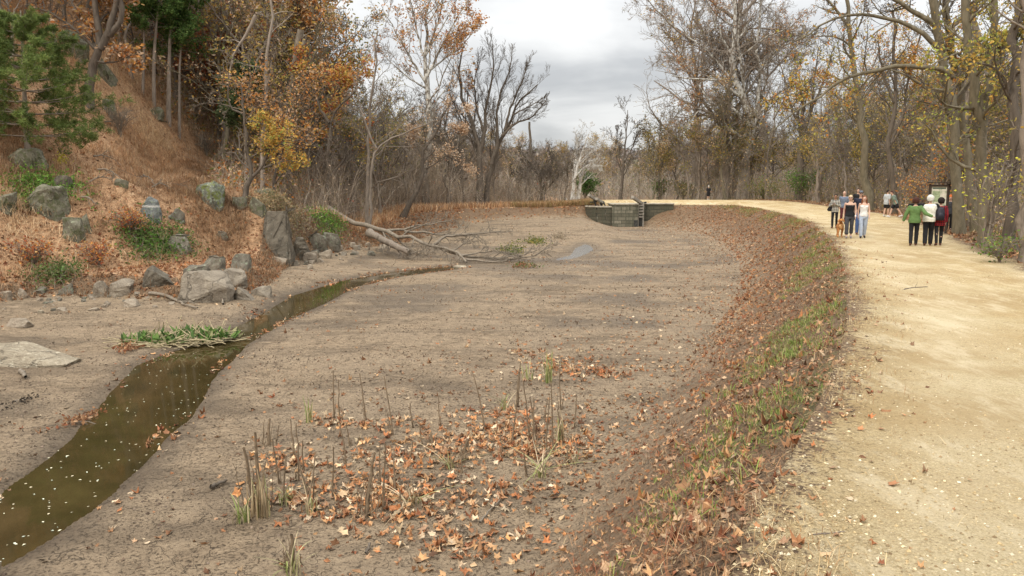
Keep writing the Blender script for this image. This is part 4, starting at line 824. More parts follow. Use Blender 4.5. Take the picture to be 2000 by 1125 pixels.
for i, (a, b, lab) in enumerate([(400,300,'pale grey twiggy bush on the open tawny slope below the cedar'), (455,335,'grey leafless bush left of the crooked tree'), (230,262,'whitish dead brush beside the pine boughs'), (590,350,'grey leafless bush behind the yellow leaved tree'), (380,240,'small bare bush at the upper edge of the tawny slope'), (250,455,'rusty bush between the ivy mound and the pointed boulder'), (60,520,'rusty brown bush at the foot of the left bank'), (190,520,'low rusty bush above the paired pale boulders')]):
    g = hit(a, b); bush('bush', lab, 1000+F*g[0]/g[1], g[1], 3.0 if i < 5 else 1.8, 1.8 if i < 5 else .9, 60 if i < 5 else 700, TANL if i < 5 else RED+ORA, .1, 130+i, 22, bark='dead' if i < 5 else 'bark')

random.seed(77)
for i in range(9):
    a = random.uniform(150, 440); b = random.uniform(230, 400); g = hit(a, b); g2 = hit(a+random.uniform(25, 60), b+random.uniform(-6, 30)); L = np.array([tuple(g), tuple(g2)]); L[:,2] += (.15, .35)
    build_tree('fallen_branch', 'grey dead branch lying in the dry grass of the left slope', 'branch', [([tuple(L[0]), tuple(L.mean(0)+np.array([0,0,.2])), tuple(L[1])], .05, .015)], [LV(5,.7,.45,.6,.2,K=5,wig=.2,up=.05), LV(4,.7,.5,.6,.2,K=4)], 'dead', None, 'dead branches on the slope', 600+i, rmin=.009)
# ------------------------------------------------------------------ the woods: a few kinds of tree, each copy a thing of its own
def kind_tree(name, label, h, seed, bark, leaf, nl=3, spread=.45, lean=.08, bare=False, r0=None, cat='tree', fork=True, group=None, rm=.014):
    r = np.random.default_rng(seed); z = lambda t, j=.0: (r.normal()*j*h*.3+lean*h*t*math.cos(seed), r.normal()*j*h*.3+lean*h*t*math.sin(seed), h*t)
    main = [(0,0,-.3)]+[z(t, .10) for t in (.2,.4,.6,.8,1.)]; r0 = r0 or h*.016
    L = [(main, r0, r0*.12)]
    for k in range(4 if fork else 0):
        t = .25+.13*k+.1*r.random(); b = np.array(main[0])*(1-t)+np.array(main[-1])*t; i = t*5; a = np.array(main[int(i)]); bb = np.array(main[min(int(i)+1, 5)]); b = a+(bb-a)*(i-int(i))
        az = seed+k*2.4; d = np.array([math.cos(az), math.sin(az), 1.15]); ln = h*(.42-.1*t)*(.8+.4*r.random()); L.append(([tuple(b), tuple(b+d*ln*.45+r.normal(size=3)*.05*h*.3), tuple(b+d*ln*np.array([spread*1.8,spread*1.8,.85]))], r0*.45, r0*.06))
    lv = [LV(9,.8,.42,.5,.25,K=6,sides=4,wig=.18), LV(7,.75,.5,.55,.15,wig=.2)]+([LV(5,.7,.5,.6,.15,K=4)] if nl > 2 else [])
    return build_tree(name, label, cat, L, lv, bark, leaf, group, seed, (0,0,0), rmin=rm)
def wood(seed, pal, n, size=.3, patch=3.0, **k): return dict(n=n, size=size, pal=pal, spread=.32, patch=patch, bias=.3)
KINDS = {
 'orange': ('tree with a dense crown of orange brown leaves', [kind_tree('oak_tree', '', 12, 201, 'bark', wood(1, ORA+TANL+[(.34,.17,.06)], 3000, .22)), kind_tree('oak_tree', '', 11, 202, 'barkdark', wood(2, ORA[:2]+TANL[:2]+[(.40,.24,.08)], 2800, .22))]),
 'yellow': ('tree with mustard yellow and olive leaves', [kind_tree('maple_tree', '', 12, 203, 'barkdark', wood(3, YEL[2:]+OLI+TANL[:1]+[(.36,.24,.07)], 3000, .22)), kind_tree('maple_tree', '', 13, 204, 'bark', wood(4, [(.38,.27,.08),(.31,.24,.08),(.25,.21,.08),(.42,.24,.07)], 2800, .22))]),
 'red': ('tree with dull russet red leaves', [kind_tree('oak_tree', '', 10, 205, 'barkdark', wood(5, RED+ORA[:1]+TANL[2:3], 3600, .24))]),
 'green': ('tree still holding dull green leaves', [kind_tree('tree', '', 10, 206, 'barkdark', wood(6, OLI+[(.10,.14,.04),(.14,.17,.05)], 3200, .24))]),
 'bare': ('leafless grey brown tree', [kind_tree('bare_tree', '', 12, 207, 'bark', None), kind_tree('bare_tree', '', 13, 208, 'barkdark', None), kind_tree('bare_tree', '', 11, 209, 'barktan', None)]),
 'sparse': ('thin tree with a few olive yellow leaves left', [kind_tree('tree', '', 11, 210, 'bark', wood(7, OLI+YEL[2:]+TANL[:1], 1500, .22)), kind_tree('tree', '', 12, 211, 'barkdark', wood(8, YEL+OLI, 1800, .22)), kind_tree('tree', '', 12, 214, 'barkolive', wood(9, TANL+YEL[2:], 1500, .22))]),
 'sapling': ('slender bare sapling', [kind_tree('sapling', '', 6.5, 212, 'barktan', None, 2, fork=False, r0=.05, rm=.012), kind_tree('sapling', '', 7.5, 213, 'bark', None, 2, r0=.055, rm=.012)]),
}
used_k = set(); placed = []
NOUN = {'orange': 'oak tree', 'yellow': 'maple tree', 'red': 'oak tree', 'green': 'tree', 'bare': 'tree', 'sparse': 'tree', 'sapling': 'sapling'}
def put(kind, x, y, s, where, group, mind=2.2):
    if any((x-a)**2+(y-b)**2 < mind*mind for a, b in placed): return False
    placed.append((x, y)); lab, vs = KINDS[kind]; v = vs[int(rng.integers(0, len(vs)))]; label = f'{lab} {where}'; z = hz(x, y)
    if v.name not in used_k:
        used_k.add(v.name); v.location = (x, y, z); v.scale = (s, s, s); o = v; v.rotation_euler = (0, 0, rng.random()*6.28)
    else: o = dup(v, (x, y, z), rng.random()*6.28, s)
    o['label'] = label; o['group'] = group+' '+kind; o['category'] = NOUN[kind]; return True
def ppx(x, y, z): # photo column and row of a place
    d = y*cp-(z-CZ)*sp; return 1000+F*x/d, 562.5-F*((z-CZ)*cp+y*sp)/d
random.seed(5); n = 0; tries = 0
for a, b, s_, kd in [(105,118,.62,'orange'),(60,70,.7,'red'),(150,85,.6,'orange'),(235,95,.6,'bare'),(20,110,.55,'orange'),(128,60,.8,'yellow'),(262,120,.6,'orange'),(215,50,.85,'orange'),(85,40,.8,'bare'),(10,50,.8,'orange')]:
    g = hit(a, b); put(kd, g[0], g[1], s_, 'at the top of the tawny slope', 'slope top trees,', .8)
while n < 190 and tries < 9000:       # wooded hill on the left
    tries += 1; y = random.uniform(50, 135); x = random.uniform(-70, -13)
    d = float(pdist(np.array([x]), np.array([y]), H_, True)[0])
    if d < 1.0 or d > 42: continue
    a, b = ppx(x, y, hz(x, y))
    if a < -150: continue
    if a < 520 and b > (40+a*.48): continue            # keep the grassy slope open
    if a < 520 and y < 56: continue
    k = random.choices(['orange','yellow','red','green','bare','sparse'], [5,3,1.5,.8,4.5,3.5])[0]
    n += put(k, x, y, random.uniform(.75, 1.15), 'on the wooded left hill', 'hill wood trees,', 2.3)
n = tries = 0
while n < 60 and tries < 5000:        # taller trees that close off the sky above the thicket
    tries += 1; y = random.uniform(60, 98); x = random.uniform(-34, -12)
    if float(pdist(np.array([x]), np.array([y]), H_, True)[0]) < 1.5: continue
    a, b = ppx(x, y, hz(x, y))
    if not 425 < a < 800: continue
    n += put(random.choices(['orange','yellow','red','green','bare','sparse'], [5,3,1.5,1.0,3.5,2.5])[0], x, y, random.uniform(1.15, 1.55)*(1.0 if a < 640 else .8), 'on the wooded left hill', 'hill wood trees,', 2.4)
n = tries = 0
while n < 85 and tries < 4000:        # thicket belt at the foot of the hill
    tries += 1; y = random.uniform(51, 100); x = random.uniform(-22, 7)
    if inpoly(np.array([x]), np.array([y]), OUT_POLY)[0] or float(pdist(np.array([x]), np.array([y]), LO_)[0]) < 1.4 or (x > 2 and y > 96): continue
    a, b = ppx(x, y, hz(x, y))
    if a < 590 or a > 1140: continue
    n += put(random.choices(['sapling','bare','sparse'], [5,2.0,1.0])[0] if a < 860 else random.choice(['sapling','bare','bare']), x, y, random.uniform(.5, .95) if a < 900 else random.uniform(.38,.55), 'in the thicket past the fallen tree', 'thicket trees,', 1.0)
n = tries = 0
while n < 125 and tries < 6000:        # flat woods behind the lock
    tries += 1; y = random.uniform(112, 215); x = random.uniform(-.12*y-8, .42*y)
    a = 1000+F*x/y
    if 1130 < a < 1290 and y < 135: continue
    s = random.uniform(.5, .85) if 960 < a < 1300 else random.uniform(.8, 1.2)
    n += put(random.choices(['bare','sparse','orange','yellow'], [7,3,.5,.5])[0], x, y, s, 'in the woods behind the lock', 'far wood trees,', 2.6)
n = tries = 0
while n < 150 and tries < 6000:       # woods at the right of the path
    tries += 1; y = random.uniform(22, 112); x = random.uniform(14, 75)
    if inpoly(np.array([x]), np.array([y]), PATH_POLY)[0] or inpoly(np.array([x]), np.array([y]), OUT_POLY)[0]: continue
    d = float(pdist(np.array([x]), np.array([y]), R__)[0]); a = 1000+F*x/y
    if d < 2.4 or a > 2350 or a < 1270: continue
    if y < 45 and d < 5: continue
    n += put(random.choices(['bare','sparse','yellow','orange','sapling'], [5,6,.5,.4,3])[0], x, y, random.uniform(.65, 1.15), 'in the woods right of the path', 'riverside wood trees,', 2.0)
for kd, (lab, vs) in KINDS.items():
    for v in vs:
        if v.name not in used_k:
            for c in list(v.children): bpy.data.objects.remove(c)
            bpy.data.objects.remove(v)

# ------------------------------------------------------------------ brush nobody could count
def thicket(name, label, x, y, h, tint, leaves=0, lpal=OLI, lsize=.14, rad=.012, side=5, seed=1, mat='twig'):
    r = np.random.default_rng(seed); n = len(x); z = hgt(x, y); H = h*(.35+.55*r.random(n)+1.5*np.clip(fbm(x, y, 7, 3)+.25, 0, .8)); s = np.linspace(0, 1, 5)
    ln = r.normal(size=(n, 2))*.24; P = np.zeros((n, 5, 3)); P[:,:,0] = x[:,None]+ln[:,:1]*H[:,None]*s**1.6; P[:,:,1] = y[:,None]+ln[:,1:]*H[:,None]*s**1.6; P[:,:,2] = z[:,None]-.05+H[:,None]*s
    P += r.normal(size=P.shape)*.03*np.broadcast_to(h, (n,))[:,None,None]*s[None,:,None]; Rr = rad*(.6+.8*r.random(n))[:,None]*np.linspace(1, .45, 5)
    C, Rc = sprout(P, Rr, side, .15, 1, .85, .42, .8, 4, .26, .06, r); Rc = np.maximum(Rc, rad*.4)
    V1, Q1 = tubes(P, Rr, 3); V2, Q2 = tubes(C, Rc, 3); V = np.vstack([V1, V2]); Q = np.vstack([Q1, Q2+len(V1)])
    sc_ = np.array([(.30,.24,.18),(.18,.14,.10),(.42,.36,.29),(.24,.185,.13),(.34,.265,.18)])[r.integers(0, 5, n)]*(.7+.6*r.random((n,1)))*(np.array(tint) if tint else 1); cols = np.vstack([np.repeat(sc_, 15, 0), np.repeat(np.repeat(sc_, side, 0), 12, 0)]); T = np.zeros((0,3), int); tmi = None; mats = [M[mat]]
    if leaves:
        pk = r.integers(0, len(C), leaves); pp = C[pk, r.integers(0, 4, leaves)]+r.normal(size=(leaves,3))*.12; lv_, lt, lc = scatter([OVAL, DIA], pp, lsize, 1.2, lpal, r)
        T = lt+len(V); V = np.vstack([V, lv_]); cols = np.vstack([cols, lc]); mats.append(M['leaf']); tmi = np.full(len(T), 1)
    o = link(name, mesh_np(name, V, quads=Q, tris=T, mats=mats, cols=cols, tmi=tmi)); tag(o, label, 'brush', kind='stuff')
def pick(n, x0, x1, y0, y1, f):
    x, y = cand(n, x0, x1, y0, y1); k = f(x, y); return x[k], y[k]
colpx = lambda x, y: 1000+F*x/y
land = lambda x, y: (~inpoly(x, y, OUT_POLY)) & (~inpoly(x, y, PATH_POLY))
x, y = pick(6500, -24, 8, 49, 104, lambda x, y: land(x, y) & (pdist(x, y, LO_) > 1.0) & (colpx(x, y) > 585) & (colpx(x, y) < 1150))
thicket('thicket', 'dense leafless brown thicket between the fallen tree and the wooded hill', x, y, np.where(colpx(x, y) < 880, 3.4, 2.2), None, 2500, TANL+OLI+RED[:1], .16, .013, 8, 1)
x, y = pick(5000, -40, -12, 44, 90, lambda x, y: land(x, y) & (pdist(x, y, H_, True) > 1) & ((colpx(x, y) > 430) | (y > 62)))
thicket('undergrowth', 'scrubby undergrowth between the trees on the left hill', x, y, 2.6, (1.25,1.2,1.15), 16000, OLI+ORA+TANL, .24, .014, 5, 2)
x, y = pick(12000, 12, 70, 18, 108, lambda x, y: land(x, y) & (pdist(x, y, R__) > 1.5) & (colpx(x, y) > 1285) & (colpx(x, y) < 2300))
thicket('undergrowth', 'brown and olive undergrowth filling the woods right of the path', x, y, np.where(pdist(x, y, R__) < 5, 1.6, 3.0), None, 26000, OLI+TANL+YEL[2:]+[(.20,.15,.08)], .17, .012, 5, 3)
x, y = pick(5200, -35, 95, 106, 190, lambda x, y: land(x, y) & (colpx(x, y) > 820))
thicket('undergrowth', 'hazy grey brown brush in the flat woods behind the lock', x, y, 3.6, (1.05,1.12,1.2), 5000, TANL+OLI, .35, .026, 7, 4)  # bluish tint puts distance haze into the stem colours
# far woods on the ridges
def distant():
    r = np.random.default_rng(9); n = 5200; ang = R_(1)*r.uniform(-40, 42, n); rr = r.uniform(225, 520, n); x = np.sin(ang)*rr; y = np.cos(ang)*rr; z = hgt(x, y)
    m = 44; Hh = r.uniform(6, 10, n); u = nrm(r.normal(size=(n, m, 3)))*(r.random((n, m, 1))**.4); c = np.stack([x, y, z+Hh*.62], -1)[:,None,:]+u*np.stack([Hh*.38, Hh*.38, Hh*.5], -1)[:,None,:]
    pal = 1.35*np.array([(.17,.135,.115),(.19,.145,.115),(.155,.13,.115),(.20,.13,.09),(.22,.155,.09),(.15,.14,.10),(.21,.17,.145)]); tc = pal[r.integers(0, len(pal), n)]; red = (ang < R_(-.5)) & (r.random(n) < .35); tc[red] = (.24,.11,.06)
    hz_ = np.clip((rr-200)/600, 0, .6)[:,None]; tc = tc*(1-hz_)+np.array([.24,.235,.24])*hz_  # distance haze mixed into the crown colours
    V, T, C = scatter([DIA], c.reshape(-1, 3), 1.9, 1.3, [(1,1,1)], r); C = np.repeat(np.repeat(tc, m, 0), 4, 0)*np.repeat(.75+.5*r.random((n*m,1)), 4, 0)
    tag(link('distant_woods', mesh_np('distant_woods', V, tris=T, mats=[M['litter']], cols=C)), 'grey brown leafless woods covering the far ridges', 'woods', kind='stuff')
distant()
# ------------------------------------------------------------------ rocks
from mathutils import noise as mnoise
def rock_mesh(name, dims, seed, mat, sharp=.8, cuts=3, rough=.06, taper=0, npts=13):
    r = np.random.default_rng(seed); bm = bmesh.new()
    for _ in range(npts):
        v = nrm(r.normal(size=3)); v = np.sign(v)*np.abs(v)**sharp; v /= max(abs(v).max(), .001)**.6
        z = v[2]; k = 1-taper*max(z, 0); bm.verts.new((v[0]*.5*k, v[1]*.5*k, z*.5))
    for sx_ in (-1, 1):
        for sy_ in (-1, 1): bm.verts.new((sx_*.36, sy_*.36, -.42))
    bmesh.ops.convex_hull(bm, input=bm.verts, use_existing_faces=False)
    for v in [v for v in bm.verts if not v.link_faces]: bm.verts.remove(v)
    co = np.array([v.co for v in bm.verts]); lo, hi = co.min(0), co.max(0)
    for v in bm.verts: v.co = Vector([((v.co[i]-lo[i])/(hi[i]-lo[i])-.5)*dims[i] for i in range(3)])
    md = min(dims); bmesh.ops.bevel(bm, geom=list(bm.edges), offset=md*.035, segments=1, affect='EDGES')
    bmesh.ops.triangulate(bm, faces=list(bm.faces)); bmesh.ops.subdivide_edges(bm, edges=list(bm.edges), cuts=cuts, use_grid_fill=True); bm.normal_update()
    s = Vector((seed*1.7, seed*.9, 0))
    for v in bm.verts:
        p = v.co*(1.6/ max(dims)**.3)+s; n = mnoise.noise(p*1.4)*1.0+mnoise.noise(p*3.7)*.5+mnoise.noise(p*9)*.25
        st = abs(mnoise.noise(Vector((p.x*.7, p.y*.7, p.z*4))))
        v.co += v.normal*(n*rough*max(dims)*.6-st*rough*md*1.3)
    me = bpy.data.meshes.new(name); bm.to_mesh(me); bm.free(); me.materials.append(M[mat]); me.polygons.foreach_set('use_smooth', [False]*len(me.polygons)); return me
ROCKG = {}
def rock(pxc, pyb, w, h, mat, label, seed, depth=.8, rz=0, tilt=0, sink=.26, name='boulder', cat='boulder', group=None, taper=0, sharp=.8, cuts=3, ry=0, rough=.06):
    w *= .88 if w > 24 else 1; h *= .9 if w > 24 else 1; g = hit(pxc, pyb); Y = g[1]; sink = .36 if (sink == .26 and g[2] > -1.3) else sink; W = w*Y/F; H = h*Y/F*(1+sink); D = W*depth
    o = link(name, rock_mesh(name, (W, D, H), seed, mat, sharp, cuts, rough, taper)); x, y = g[0]*(1+D*.35/Y), Y+D*.35
    o.location = (x, y, g[2]+H*(.5-sink)); o.rotation_euler = (tilt, ry, rz); tag(o, label, cat, group); return o
rock(405, 590, 128, 72, 'rocktg', 'largest weathered tan boulder at the edge of the dry beach', 3, rz=.3, sharp=.6, taper=.25, rough=.05)
rock(452, 560, 62, 42, 'rocktg', 'tan boulder wedged behind the right side of the largest beach boulder', 4, rz=.8)
rock(478, 586, 52, 36, 'rocktg', 'low sandy boulder leaning against the largest beach boulder', 5, rz=.5)
rock(510, 578, 44, 22, 'rocktg', 'small grey boulder rightmost in the beach boulder cluster', 6)
rock(318, 556, 84, 44, 'rockd', 'dark triangular boulder left of the largest beach boulder', 7, taper=.4)
rock(388, 545, 60, 34, 'rock', 'grey boulder behind the largest beach boulder', 8)
rock(420, 530, 50, 34, 'rock', 'grey block on the bank above the beach boulders', 88)
rock(472, 528, 42, 38, 'rock', 'squarish grey block on the bank right of the beach boulders', 89)
rock(205, 578, 46, 36, 'rocktg', 'pale rough boulder at the bank foot, left one of a close pair', 9, taper=.2)
rock(240, 578, 52, 40, 'rocktg', 'pale rough boulder at the bank foot, right one of a close pair', 10, taper=.2)
rock(132, 576, 34, 28, 'rock', 'grey rounded boulder under the green creeper at the bank foot', 11)
rock(78, 574, 30, 18, 'rock', 'low grey stone half buried left of the rounded boulder', 12, name='stone', cat='stone')
rock(45, 582, 22, 20, 'rocktan', 'small pointed tan stone at the far left bank foot', 13, taper=.6, name='stone', cat='stone')
rock(12, 584, 26, 16, 'rocktan', 'flat tan stone at the left picture edge by the bank foot', 14, name='stone', cat='stone')
rock(256, 600, 38, 20, 'rocktan', 'triangular tan stone lying alone on the mud beach', 15, taper=.6, name='stone', cat='stone', sharp=.5)
rock(35, 640, 66, 20, 'rocktan', 'flat tan slab lying on the mud at the far left', 16, name='stone', cat='stone', depth=.5)
rock(122, 608, 20, 8, 'rocktan', 'thin flat flake of tan stone on the beach', 17, name='stone', cat='stone')
rock(80, 612, 12, 7, 'rockpale', 'tiny white stone on the mud beach', 18, name='stone', cat='stone')
rock(185, 606, 30, 7, 'rocktan', 'low buried tan slab in the middle of the beach', 19, name='stone', cat='stone')
rock(62, 716, 235, 44, 'rockpale', 'large pale streaked rock ledge breaking out of the mud at left', 20, depth=.45, taper=.3, ry=.06, sink=.3, cuts=5, rough=.045)
rock(146, 472, 44, 62, 'rockg', 'pale upright boulder in the leaf covered left bank', 21, taper=.35)
rock(168, 455, 22, 44, 'rockg', 'narrow slab leaning on the pale upright boulder', 87, taper=.35)
rock(296, 431, 54, 60, 'rockb', 'pointed grey boulder with a white quartz band', 22, taper=.75, rz=.4, sharp=.6)
rock(345, 438, 40, 40, 'rock', 'leaning grey boulder beside the quartz banded one', 23, taper=.5, ry=.4)
rock(412, 402, 62, 62, 'rockm', 'rounded mossy boulder splashed with yellow green lichen', 24)
rock(238, 366, 32, 22, 'rockg', 'tilted grey slab sticking out of the tawny grass', 25, ry=.6, depth=.5)
rock(95, 425, 100, 84, 'rockg', 'broad lichen grey outcrop behind the bright ivy', 26, depth=.7, taper=.2, cuts=5)
rock(10, 415, 50, 52, 'rockg', 'lichen grey outcrop cut by the left picture edge', 27)
rock(60, 335, 85, 60, 'rockg', 'lichen grey outcrop directly under the pine', 28, depth=.6)
rock(122, 378, 40, 44, 'rockd', 'dark grey rock right of the outcrop under the pine', 29)
rock(345, 495, 66, 46, 'rock', 'grey rock poking out of the dull ivy mound', 30, taper=.3)
rock(536, 500, 84, 104, 'rockd', 'tall dark cliff block overlooking the beach', 31, taper=.35, sharp=.6, depth=.9, cuts=4)
rock(505, 420, 34, 44, 'rockg', 'narrow lichen covered rock on top of the dark cliff', 32, taper=.4)
rock(585, 506, 54, 52, 'rockd', 'dark cracked block at the right foot of the tall cliff block', 33)
rock(618, 492, 54, 44, 'rock', 'grey block under the small green patch', 34)
rock(648, 488, 42, 40, 'rock', 'grey block nearest the fallen trunk on the cliff foot', 35)
rock(545, 515, 36, 18, 'rocktan', 'tan rubble stone below the tall dark cliff block', 36, name='stone', cat='stone')
rock(606, 512, 30, 24, 'rocktan', 'tan rubble stone below the cracked block', 37, name='stone', cat='stone')
rock(637, 505, 24, 20, 'rocktan', 'tan rubble stone below the grey block', 38, name='stone', cat='stone')
rock(470, 408, 34, 30, 'rockg', 'small lichened rock under the crooked tree', 39)
rock(515, 380, 44, 18, 'rockg', 'low pale rock right of the crooked tree foot', 40)
rock(462, 356, 30, 12, 'rockg', 'flat pale rock behind the crooked tree', 41)
rock(215, 228, 36, 44, 'rockg', 'smooth grey rock high in the tawny grass', 42, taper=.4)
rock(208, 160, 40, 60, 'rockg', 'grey crag beside the leaning oak', 43, taper=.4)
rock(140, 105, 70, 66, 'rockg', 'tall grey crag above the pine on the hillside', 44, taper=.4)
rock(300, 226, 50, 24, 'rockg', 'mossy low crag in the grass below the cedar', 45)
rock(435, 468, 22, 20, 'rock', 'small grey rock poking through leaves on the bank', 46, name='stone', cat='stone')
rock(900, 524, 34, 6, 'rockpale', 'pale foam patch, shaped as a flat stone, at the narrow stream head', 47, name='stone', cat='stone', depth=.6)  # flat rock mesh stands in for a pale foam patch
random.seed(12)
for k in range(46):
    t = random.random(); a = 560+t*210+random.gauss(0, 8); b = 512-t*36+random.gauss(0, 6)+abs(random.gauss(0, 4)); s = random.uniform(7, 19)
    rock(a, b, s, s*.6, random.choice(['rocktan','rock','rocktg','rocktan']), 'small angular rubble stone below the cliff and fallen trunk', 300+k, name='stone', cat='stone', group='rubble stones below the cliff', rz=random.random()*3, cuts=1, sharp=.6)
for k in range(34):
    a = random.uniform(0, 340); b = 583+random.gauss(6, 9); s = random.uniform(5, 14)
    rock(a, max(b, 575), s, s*.5, random.choice(['rocktan','rocktg','rocktan','rock']), 'small loose stone along the top of the mud beach', 400+k, name='stone', cat='stone', group='loose stones on the beach', rz=random.random()*3, cuts=1, sharp=.6)
# pebbles of the path and mud
x, y = cand(150000, -3, 20, 3.2, 26, 1.8); k = inpoly(x, y, PATH_POLY) & (rng.random(len(x)) < np.clip(.20+.9*np.exp(-pdist(x, y, E_)/1.0)+1.3*fbm(x, y, 1.3, 3), 0, 1))
PEB = (np.array([(-.5,-.3,0),(.4,-.45,0),(.5,.3,0),(-.3,.5,0),(0,0,.5)]), np.array([(0,1,4),(1,2,4),(2,3,4),(3,0,4)]))
V, T, C = scatter([PEB], ground_pts(x[k], y[k]), .008+.016*rng.random(k.sum())**2, .2, [(.58,.48,.30),(.46,.35,.19),(.66,.58,.42),(.30,.215,.115),(.52,.41,.24),(.40,.30,.16)], rng, flutter=.0)
V[:,2] += .002
tag(link('gravel_pebbles', mesh_np('gravel_pebbles', V, tris=T, mats=[M['litter']], cols=C)), 'pale limestone pebbles strewn over the tan path', 'gravel', kind='stuff')
x, y = cand(40000, -16, 8, 5, 30, 1.3); k = inpoly(x, y, IN_POLY) & ~inpoly(x, y, STREAM) & (rng.random(len(x)) < np.clip(.15+1.2*fbm(x, y, 1.0, 3), 0, 1))
V, T, C = scatter([PEB], ground_pts(x[k], y[k]), .045, .3, [(.13,.095,.065),(.16,.12,.085),(.10,.07,.05),(.20,.15,.11)], rng, flutter=.0)
tag(link('mud_clods', mesh_np('mud_clods', V, tris=T, mats=[M['litter']], cols=C)), 'small dark crumbs of mud strewn over the canal bed', 'mud', kind='stuff')

# ------------------------------------------------------------------ fallen tree, sticks
def lie(name, label, lines, levels, bark, seed, rmin=.01, cat='fallen tree', leaf=None):
    return build_tree(name, label, cat, lines, levels, bark, leaf, None, seed, rmin=rmin)
Y = 43
lie('fallen_tree', 'long fallen tree trunk reaching from the left bank down across the mud', [
    (px(Y,(640,408,12),(670,424,10.5),(705,436,9),(757,452,7),(810,470,4.5),(845,480,3),(887,496,1.2),(911,512,.2)), .21, .06),
    (px(Y,(757,450,7),(780,449,7.2),(817,440,7.5),(850,437,8),(887,428,8.5)), .10, .02), (px(Y,(790,452,6),(845,455,6),(880,461,6),(950,460,6)), .09, .02),
    (px(Y,(845,480,3),(866,464,3.4),(880,460,3.8),(932,456,4),(985,451,4.5)), .10, .02), (px(Y,(870,488,2),(905,498,1.6),(940,503,1.4),(967,505,1.4),(1010,501,1.5),(1048,489,1.6)), .11, .02),
    (px(Y,(905,508,.6),(930,507,.5),(950,511,.4),(978,512,.3),(1013,500,.4)), .08, .02), (px(Y,(970,506,1.4),(1000,506,1.5),(1040,502,1.6),(1060,490,1.8),(1078,470,2)), .07, .015),
    (px(Y,(880,492,1.6),(900,480,2),(915,470,2.2),(932,462,2.4)), .06, .015), (px(Y,(898,500,1),(935,494,1.4),(975,490,1.7),(1000,494,2)), .06, .015)],
    [LV(9,.6,.30,.5,.30,K=6,sides=4,wig=.16,up=.02), LV(7,.7,.5,.6,.2,wig=.18,up=0), LV(3,.7,.5,.6,.2,K=4)], 'dead', 500)
lie('fallen_log', 'shorter brown log lying below the long fallen trunk', [(px(46,(722,455,4),(740,464,3),(765,477,1.4),(800,494,-.6)), .24, .17)], [LV(5,1.0,.22,.25,.5,K=5,sides=4,wig=.2,up=0), LV(5,.7,.6,.6,.2,wig=.2,up=0)], 'deaddark', 501, cat='log')
lie('brush_pile', 'tangle of broken grey branches at the foot of the fallen log', [(px(45,(790+i*6,503-(i%3)*4,random.uniform(-1,1)),(800+i*7+random.uniform(-14,14),490-random.uniform(0,14),random.uniform(-1,1))), .03, .012) for i in range(9)], [LV(5,.9,.7,.6,.1,K=5,wig=.25,up=0), LV(3,.9,.6,.7,.1,K=4,wig=.25,up=0)], 'dead', 502, cat='branches')
def stick(label, pts, r0, r1, mat='dead', name='stick', n=3, seed=1, lift=.03):
    L = []
    for a, b in pts: g = hit(a, b); L.append((g[0], g[1], g[2]+lift+r0*.6))
    P = resample(np.array(L), 12); P -= np.array(L[0]); P = P[None]; R0 = np.linspace(r0, r1, 12)[None]; r = np.random.default_rng(seed); P = P+r.normal(size=P.shape)*r0*.25
    ss = [tubes(P, R0, 7)]
    if n: C, Rc = sprout(P, R0, n, .3, .95, .7, .25, .6, 5, .15, 0, r); ss.append(tubes(C, Rc, 4))
    V = np.vstack([a for a, _ in ss]); Q = np.vstack([ss[0][1]]+([ss[1][1]+len(ss[0][0])] if n else []))
    return tag(link(name, mesh_np(name, V, quads=Q, mats=[M[mat]], smooth=True), loc=L[0]), label, 'stick')
stick('bent pale stick lying on the mud in front of the largest boulder', [(291,577),(318,579),(340,588),(360,598),(384,606)], .07, .03, seed=1)
stick('grey stick poking up across the foot of the largest boulder', [(436,596),(433,575),(430,560)], .04, .02, seed=2, n=0)
stick('short thick pale driftwood piece on the mud at left', [(40,728),(46,736),(50,742)], .05, .04, seed=3, n=0)
stick('black charred stick near the reed stalks', [(412,958),(428,950),(442,944)], .035, .02, 'barkdark', seed=4, n=0)
stick('long straight stick lying on the mud near the bank toe', [(938,1026),(955,1003),(983,976)], .016, .008, seed=5, n=2)
stick('thin dark twig lying in the middle of the gravel path', [(1765,566),(1785,562),(1812,561)], .012, .006, 'barkdark', seed=6, n=2, lift=0)
stick('thin curved twig in the gravel at the near path edge', [(1588,1046),(1620,1042),(1650,1040)], .006, .003, 'deaddark', seed=7, n=1, lift=0)
stick('dark short stub standing beside the near reed leaves', [(716,1086),(720,1078),(722,1068)], .02, .015, 'barkdark', seed=8, n=0)

# ------------------------------------------------------------------ dead stalks and reeds on the bed
M['stalk'] = plain('dead_stalk', (.19,.14,.09), .9, .45, 14, .2)
def stalk(pxc, pyb, hpx, i, wide=False):
    g = hit(pxc, pyb); H = hpx*g[1]/F*1.15; r = np.random.default_rng(900+i); n = 1; e_ = []
    lean = r.normal(size=2)*.11; s = np.linspace(0, 1, 7)[:,None]
    lines = [np.hstack([lean*s*H, s*H])+np.cumsum(r.normal(size=(7,3)), 0)*.007]; rad = [np.linspace(.014, .008, 7)*(1.1 if not wide else 2.2)]
    for _ in range(3 if not wide else 14):
        l2 = lean+r.normal(size=2)*(.06 if not wide else .09); h2 = H*r.uniform(.15, .5 if not wide else .95); lines.append(np.hstack([r.normal(size=2)*.02*(3 if wide else 1)+l2*s*h2, s*h2])+r.normal(size=(7,3))*.008); rad.append(np.linspace(.009, .003, 7))
    V, Q = tubes(np.array(lines), np.array(rad), 5); return V, Q, g
